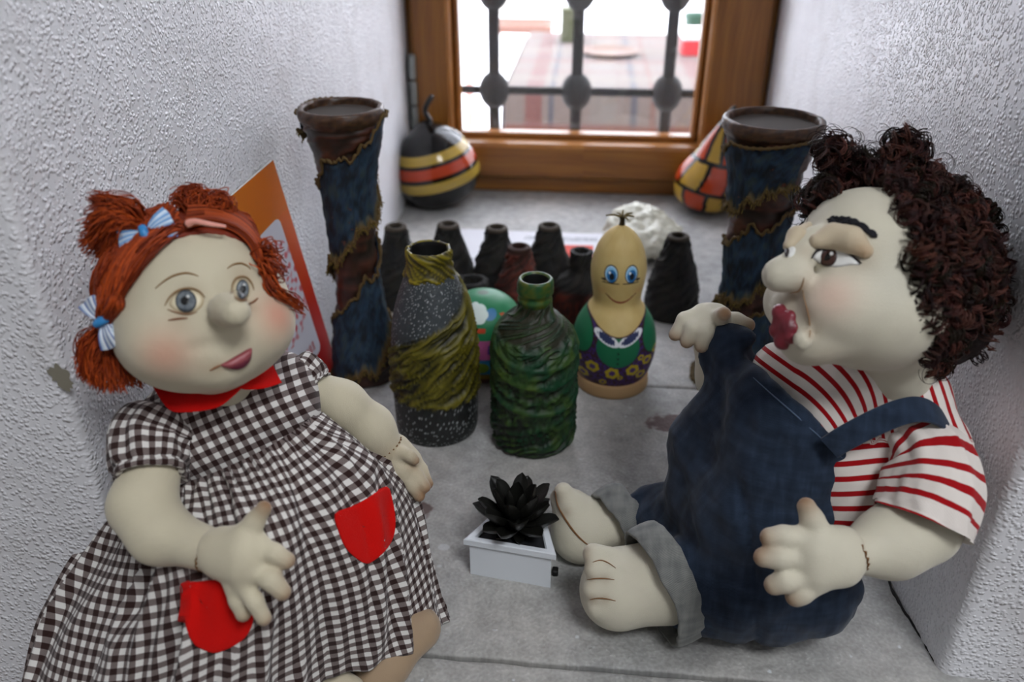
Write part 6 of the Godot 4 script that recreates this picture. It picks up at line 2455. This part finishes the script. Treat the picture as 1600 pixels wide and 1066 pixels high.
func boy_clothes(doll: Node3D, O: Vector3, skin: Color, tan_c: Color) -> void:
	# --- striped shirt
	var sh := Blob.new()
	sh.bone(W(1290, 655, 0.560), W(1340, 790, 0.572), 0.036, 0.041, 0.01)
	sh.bone(W(1222, 582, 0.566), W(1400, 618, 0.545), 0.021, 0.030, 0.012)
	sh.bone(W(1390, 612, 0.542), W(1440, 700, 0.540), 0.028, 0.030, 0.012)
	sh.bone(W(1345, 592, 0.535), W(1400, 596, 0.535), 0.0235, 0.0215, 0.006)
	var so := W(1300, 600, 0.52)
	put("shirt", sh.mesh(0.0028, null, func(p: Vector3, n):
		var a := (p - so).dot(view.x)
		var b := -(p - so).dot(view.y)
		var c := (p - so).dot(view.z)
		if b > 0.036: return Vector2(a / 0.01, (b * 0.97 + a * 0.10) / 0.0098)
		var bend := 0.35 * clampf(a / 0.04, -0.4, 1.0)
		return Vector2((a + b) / 0.01, (a * (0.72 + bend) - b * (0.70 - bend) + 0.2 * c) / 0.0088), func(p: Vector3, n): return 0.0016 * noise.get_noise_3d(p.x * 34, p.y * 20, p.z * 34) + 0.0010 * noise.get_noise_3d(p.x * 70, p.y * 40, p.z * 70), O), M.stripes, doll)
	var rows := []
	var uvs := []
	# near sleeve
	var pts := smooth_path(pixels([[1408, 672, 0.530], [1448, 708, 0.517], [1455, 760, 0.509], [1445, 804, 0.504], [1441, 818, 0.502]]), 8)
	var n := pts.size()
	rows = []
	uvs = []
	var along := 0.0
	var sx := (pts[n - 1] - pts[0]).normalized().cross(view.z).normalized()
	for k in n + 4:
		var q := mini(k, n - 1)
		var t := float(q) / (n - 1)
		if k > 0 and k < n: along += pts[k].distance_to(pts[k - 1])
		var a0 := (pts[mini(q + 1, n - 1)] - pts[maxi(q - 1, 0)]).normalized()
		if k > n - 8: a0 = (view.x * -0.42 - view.y * 0.90 + view.z * 0.12).normalized()
		var x := (sx - a0 * sx.dot(a0)).normalized()
		var y := x.cross(a0)
		var rr := lerpf(0.0215, 0.0285, smoothstep(0.0, 0.6, t)) * (0.45 + 0.55 * sqrt(clampf(t * 4.0 + 0.02, 0, 1)))
		var inset := 0.0015 * maxi(k - n + 1, 0)
		var row := PackedVector3Array()
		var ur := PackedVector2Array()
		for c in 65:
			var a := TAU * c / 64.0
			var puff := 0.0042 * noise.get_noise_3d(cos(a) * 1.3, sin(a) * 1.3, t * 1.2 + 3.0) + 0.0010 * sin(a * 7.0 + t * 3.0) * (1.0 - t)
			row.append(pts[q] + (x * cos(a) + y * sin(a)) * (rr + puff - inset) - a0 * inset * 0.8 - O)
			ur.append(Vector2(a, (along - inset) / 0.0112 + 0.25 * sin(a + 1.0)))
		rows.append(row)
		uvs.append(ur)
	var sg := Geo.new()
	sg.grid(rows, false, true, uvs)
	put("sleeve", sg.mesh(), M.stripes, doll)
	# --- denim overalls
	var ov := Blob.new()
	ov.bone(W(1232, 648, 0.566), W(1184, 792, 0.598), 0.0425, 0.0500, 0.012)
	ov.bone(W(1300, 690, 0.562), W(1250, 800, 0.590), 0.034, 0.046, 0.02)
	ov.bone(W(1160, 570, 0.592), W(1205, 640, 0.578), 0.0200, 0.030, 0.012)
	cut_plane(ov, Vector2(1168, 562), Vector2(1332, 716))
	ov.egg(W(1384, 768, 0.545), Vector3(0.0370, 0.0265, 0.090), Basis(view.x, view.y, view.z), 0.003, 1)
	ov.bone(W(1184, 800, 0.600), W(1190, 905, 0.616), 0.0495, 0.0445, 0.012)
	ov.bone(W(1200, 890, 0.614), W(1262, 915, 0.604), 0.0445, 0.0360, 0.014)
	ov.bone(W(1120, 815, 0.650), W(1022, 808, 0.686), 0.0390, 0.0270, 0.010)
	ov.bone(W(1165, 895, 0.612), W(1082, 912, 0.618), 0.0440, 0.0360, 0.010)
	ov.chain([W(1112, 560, 0.606), W(1140, 535, 0.596), W(1168, 528, 0.580)], [0.010, 0.012, 0.006], 0.006)
	ov.bone(W(1140, 566, 0.600), W(1134, 650, 0.603), 0.0165, 0.0205, 0.012)
	ov.chain([W(1136, 648, 0.600), W(1104, 700, 0.618), W(1090, 765, 0.634)], [0.018, 0.0245, 0.027], 0.02)
	put("overalls", ov.mesh(0.0030, func(p: Vector3, nn): return Color.WHITE * (1.0 + 0.32 * noise.get_noise_3d(p.x * 9 + 3, p.y * 9, p.z * 9) + 0.25 * noise.get_noise_3d(p.x * 40, p.y * 40, p.z * 40)), null, func(p: Vector3, nn: Vector3):
		var q := view.inverse() * (p - EYE)
		var f := 0.0060 * noise.get_noise_3d(p.x * 13, p.y * 13, p.z * 13) + 0.0026 * noise.get_noise_3d(p.x * 24 + p.y * 16, p.y * 18, p.z * 24)
		return f - 0.003 * exp(-pow((q.x + q.y * 0.2 - 0.131) / 0.003, 2.0)) * smoothstep(0.09, 0.05, q.y + 0.16), O), M.denim, doll)
	# strap over the near shoulder
	var sp := smooth_path(pixels([[1296, 700, 0.5145], [1322, 684, 0.5085], [1360, 664, 0.5035], [1405, 645, 0.5005], [1440, 640, 0.5010], [1468, 652, 0.5070], [1486, 676, 0.5220], [1490, 700, 0.545]]), 6)
	for k in sp.size(): sp[k] -= O
	put("strap", ribbon(sp, [view.z, (view.z * 0.35 + view.x * 0.8 + view.y * 0.5)], 0.0158, 0.0028).mesh(), M.denim, doll)
	# stitching along the bib's edges
	var seam := Geo.new()
	stroke(seam, ov, [Vector2(1172, 586), Vector2(1206, 617), Vector2(1246, 652), Vector2(1286, 688), Vector2(1314, 714)], 0.0005, linear(0.30, 0.37, 0.46), O, 0.0022)
	put("bib_stitching", seam.mesh(), M.painted_matt, doll)
	# --- turned-up cuffs, the pale inner side of the denim
	put("cuff", cuff_ring(W(1038, 910, 0.6190), view.x * -0.90 + view.y * -0.34 + view.z * 0.22, view.x * 0.35 - view.y * 0.94, 0.0425, 0.0375, 0.0235, O, 1.0).mesh(), M.denim_back, doll)
	put("cuff", cuff_ring(W(972, 815, 0.6920), view.x * -0.84 + view.y * -0.42 + view.z * 0.25, view.x * 0.45 - view.y * 0.89, 0.0290, 0.0280, 0.0230, O, 4.0).mesh(), M.denim_back, doll)
	# --- feet
	var foot := Blob.new()
	foot.bone(W(1040, 908, 0.620), W(975, 918, 0.624), 0.0320, 0.0285, 0.012)
	foot.egg(W(962, 922, 0.624), Vector3(0.0262, 0.0285, 0.0250), view * Basis(Vector3(0, 0, 1), deg_to_rad(-12)), 0.01)
	foot.bone(W(948, 872, 0.616), W(927, 866, 0.614), 0.0085, 0.0080, 0.006)
	for t in [[955, 893, 931, 890, 0.0088], [956, 922, 929, 921, 0.0088], [958, 950, 934, 949, 0.0080]]:
		foot.bone(W(t[0], t[1], 0.608), W(t[2], t[3], 0.610), t[4], t[4], 0.0035)
	var fspots := [[W(912, 880, 0.606), 0.007, tan_c, 0.4], [W(920, 906, 0.602), 0.006, tan_c, 0.4], [W(925, 938, 0.602), 0.006, tan_c, 0.4], [W(945, 906, 0.598), 0.005, tan_c, 0.3], [W(945, 937, 0.598), 0.005, tan_c, 0.3], [W(912, 860, 0.61), 0.008, tan_c, 0.35]]
	put("foot", foot.mesh(0.0020, doll_paint(skin, fspots), null, null, O), M.skin, doll)
	var foot2 := Blob.new()
	foot2.bone(W(985, 818, 0.695), W(915, 826, 0.697), 0.0220, 0.0255, 0.012)
	foot2.bone(W(905, 835, 0.697), W(892, 790, 0.690), 0.0225, 0.0140, 0.012)
	foot2.bone(W(893, 796, 0.686), W(880, 768, 0.682), 0.0105, 0.0075, 0.006)
	foot2.bone(W(880, 800, 0.694), W(872, 778, 0.690), 0.0080, 0.0070, 0.004)
	put("foot", foot2.mesh(0.0022, doll_paint(skin, [[W(868, 775, 0.68), 0.010, tan_c, 0.4], [W(885, 800, 0.675), 0.006, tan_c, 0.3]]), null, null, O), M.skin, doll)
	var fs := Geo.new()
	stroke(fs, foot2, [Vector2(868, 768), Vector2(872, 790), Vector2(884, 812), Vector2(898, 832), Vector2(914, 848), Vector2(928, 856)], 0.0008, linear(0.45, 0.29, 0.15), O)
	put("sole_seam", fs.mesh(), M.painted_matt, doll)
	var ts := Geo.new()
	for q in [[[918, 906], [930, 904], [945, 904], [960, 906]], [[922, 937], [934, 935], [948, 936], [962, 939]], [[926, 879], [938, 876], [950, 880], [962, 888]]]:
		var seen := []
		for p in q: seen.append(Vector2(p[0], p[1]))
		stroke(ts, foot, seen, 0.0005, linear(0.50, 0.36, 0.23), O)
	put("toe_seam", ts.mesh(), M.painted_matt, doll)
	# --- arms
	var arm_b := Blob.new()
	arm_b.chain(pixels([[1450, 775, 0.514], [1438, 822, 0.511], [1392, 848, 0.503], [1328, 866, 0.490]]), [0.0195, 0.0210, 0.0198, 0.0122], 0.012)
	var arm := put("arm", arm_b.mesh(0.0022, doll_paint(skin, [[W(1332, 862, 0.475), 0.010, tan_c, 0.35]]), null, null, O), M.skin, doll)
	var z := 0.483
	hand_of(arm, W(1330, 860, 0.488), [[W(1322, 868, 0.488), W(1272, 868, z), 0.0120, 0.0125], [W(1314, 850, 0.488), W(1272, 850, z), 0.0105, 0.0110], [W(1314, 890, 0.486), W(1272, 896, z), 0.0105, 0.0105]], [
		[[W(1284, 842, z), W(1269, 812, z - 0.002), W(1260, 792, z - 0.003)], [0.0082, 0.0066, 0.0054]],
		[[W(1258, 840, z), W(1224, 839, z - 0.003), W(1203, 840, z - 0.002)], [0.0070, 0.0065, 0.0058]],
		[[W(1256, 871, z), W(1216, 871, z - 0.004), W(1193, 871, z - 0.003)], [0.0072, 0.0067, 0.0058]],
		[[W(1262, 900, z), W(1226, 908, z - 0.003), W(1210, 914, z - 0.001)], [0.0070, 0.0066, 0.0060]],
		[[W(1276, 910, z + 0.001), W(1252, 926, z), W(1243, 932, z)], [0.0070, 0.0066, 0.0060]]], skin, tan_c, O, 0.003)
	seam_ring(arm, W(1331, 862, 0.4895), W(1350, 852, 0.493) - W(1312, 872, 0.488), 0.0127, 0.0125, O)
	var far_b := Blob.new()
	far_b.chain(pixels([[1170, 640, 0.610], [1122, 592, 0.622], [1108, 540, 0.619]]), [0.0135, 0.0140, 0.0116], 0.012)
	var arm2 := put("arm", far_b.mesh(0.0022, doll_paint(skin, []), null, null, O), M.skin, doll)
	z = 0.612
	hand_of(arm2, W(1110, 530, 0.615), [[W(1112, 528, 0.615), W(1112, 502, z), 0.0110, 0.0122], [W(1118, 500, z), W(1098, 494, z), 0.0105, 0.0085]], [
		[[W(1096, 490, z - 0.004), W(1070, 500, z - 0.008), W(1055, 523, z - 0.006)], [0.0064, 0.0057, 0.0048]],
		[[W(1102, 496, z - 0.008), W(1082, 514, z - 0.014), W(1073, 534, z - 0.012)], [0.0064, 0.0057, 0.0049]],
		[[W(1110, 502, z - 0.010), W(1102, 520, z - 0.018), W(1096, 541, z - 0.016)], [0.0064, 0.0058, 0.0050]],
		[[W(1122, 502, z - 0.008), W(1128, 494, z - 0.020), W(1131, 491, z - 0.028)], [0.0070, 0.0062, 0.0052]],
		[[W(1126, 500, z - 0.006), W(1150, 502, z - 0.016), W(1169, 508, z - 0.022)], [0.0072, 0.0062, 0.0050]]], skin, tan_c, O, 0.003)
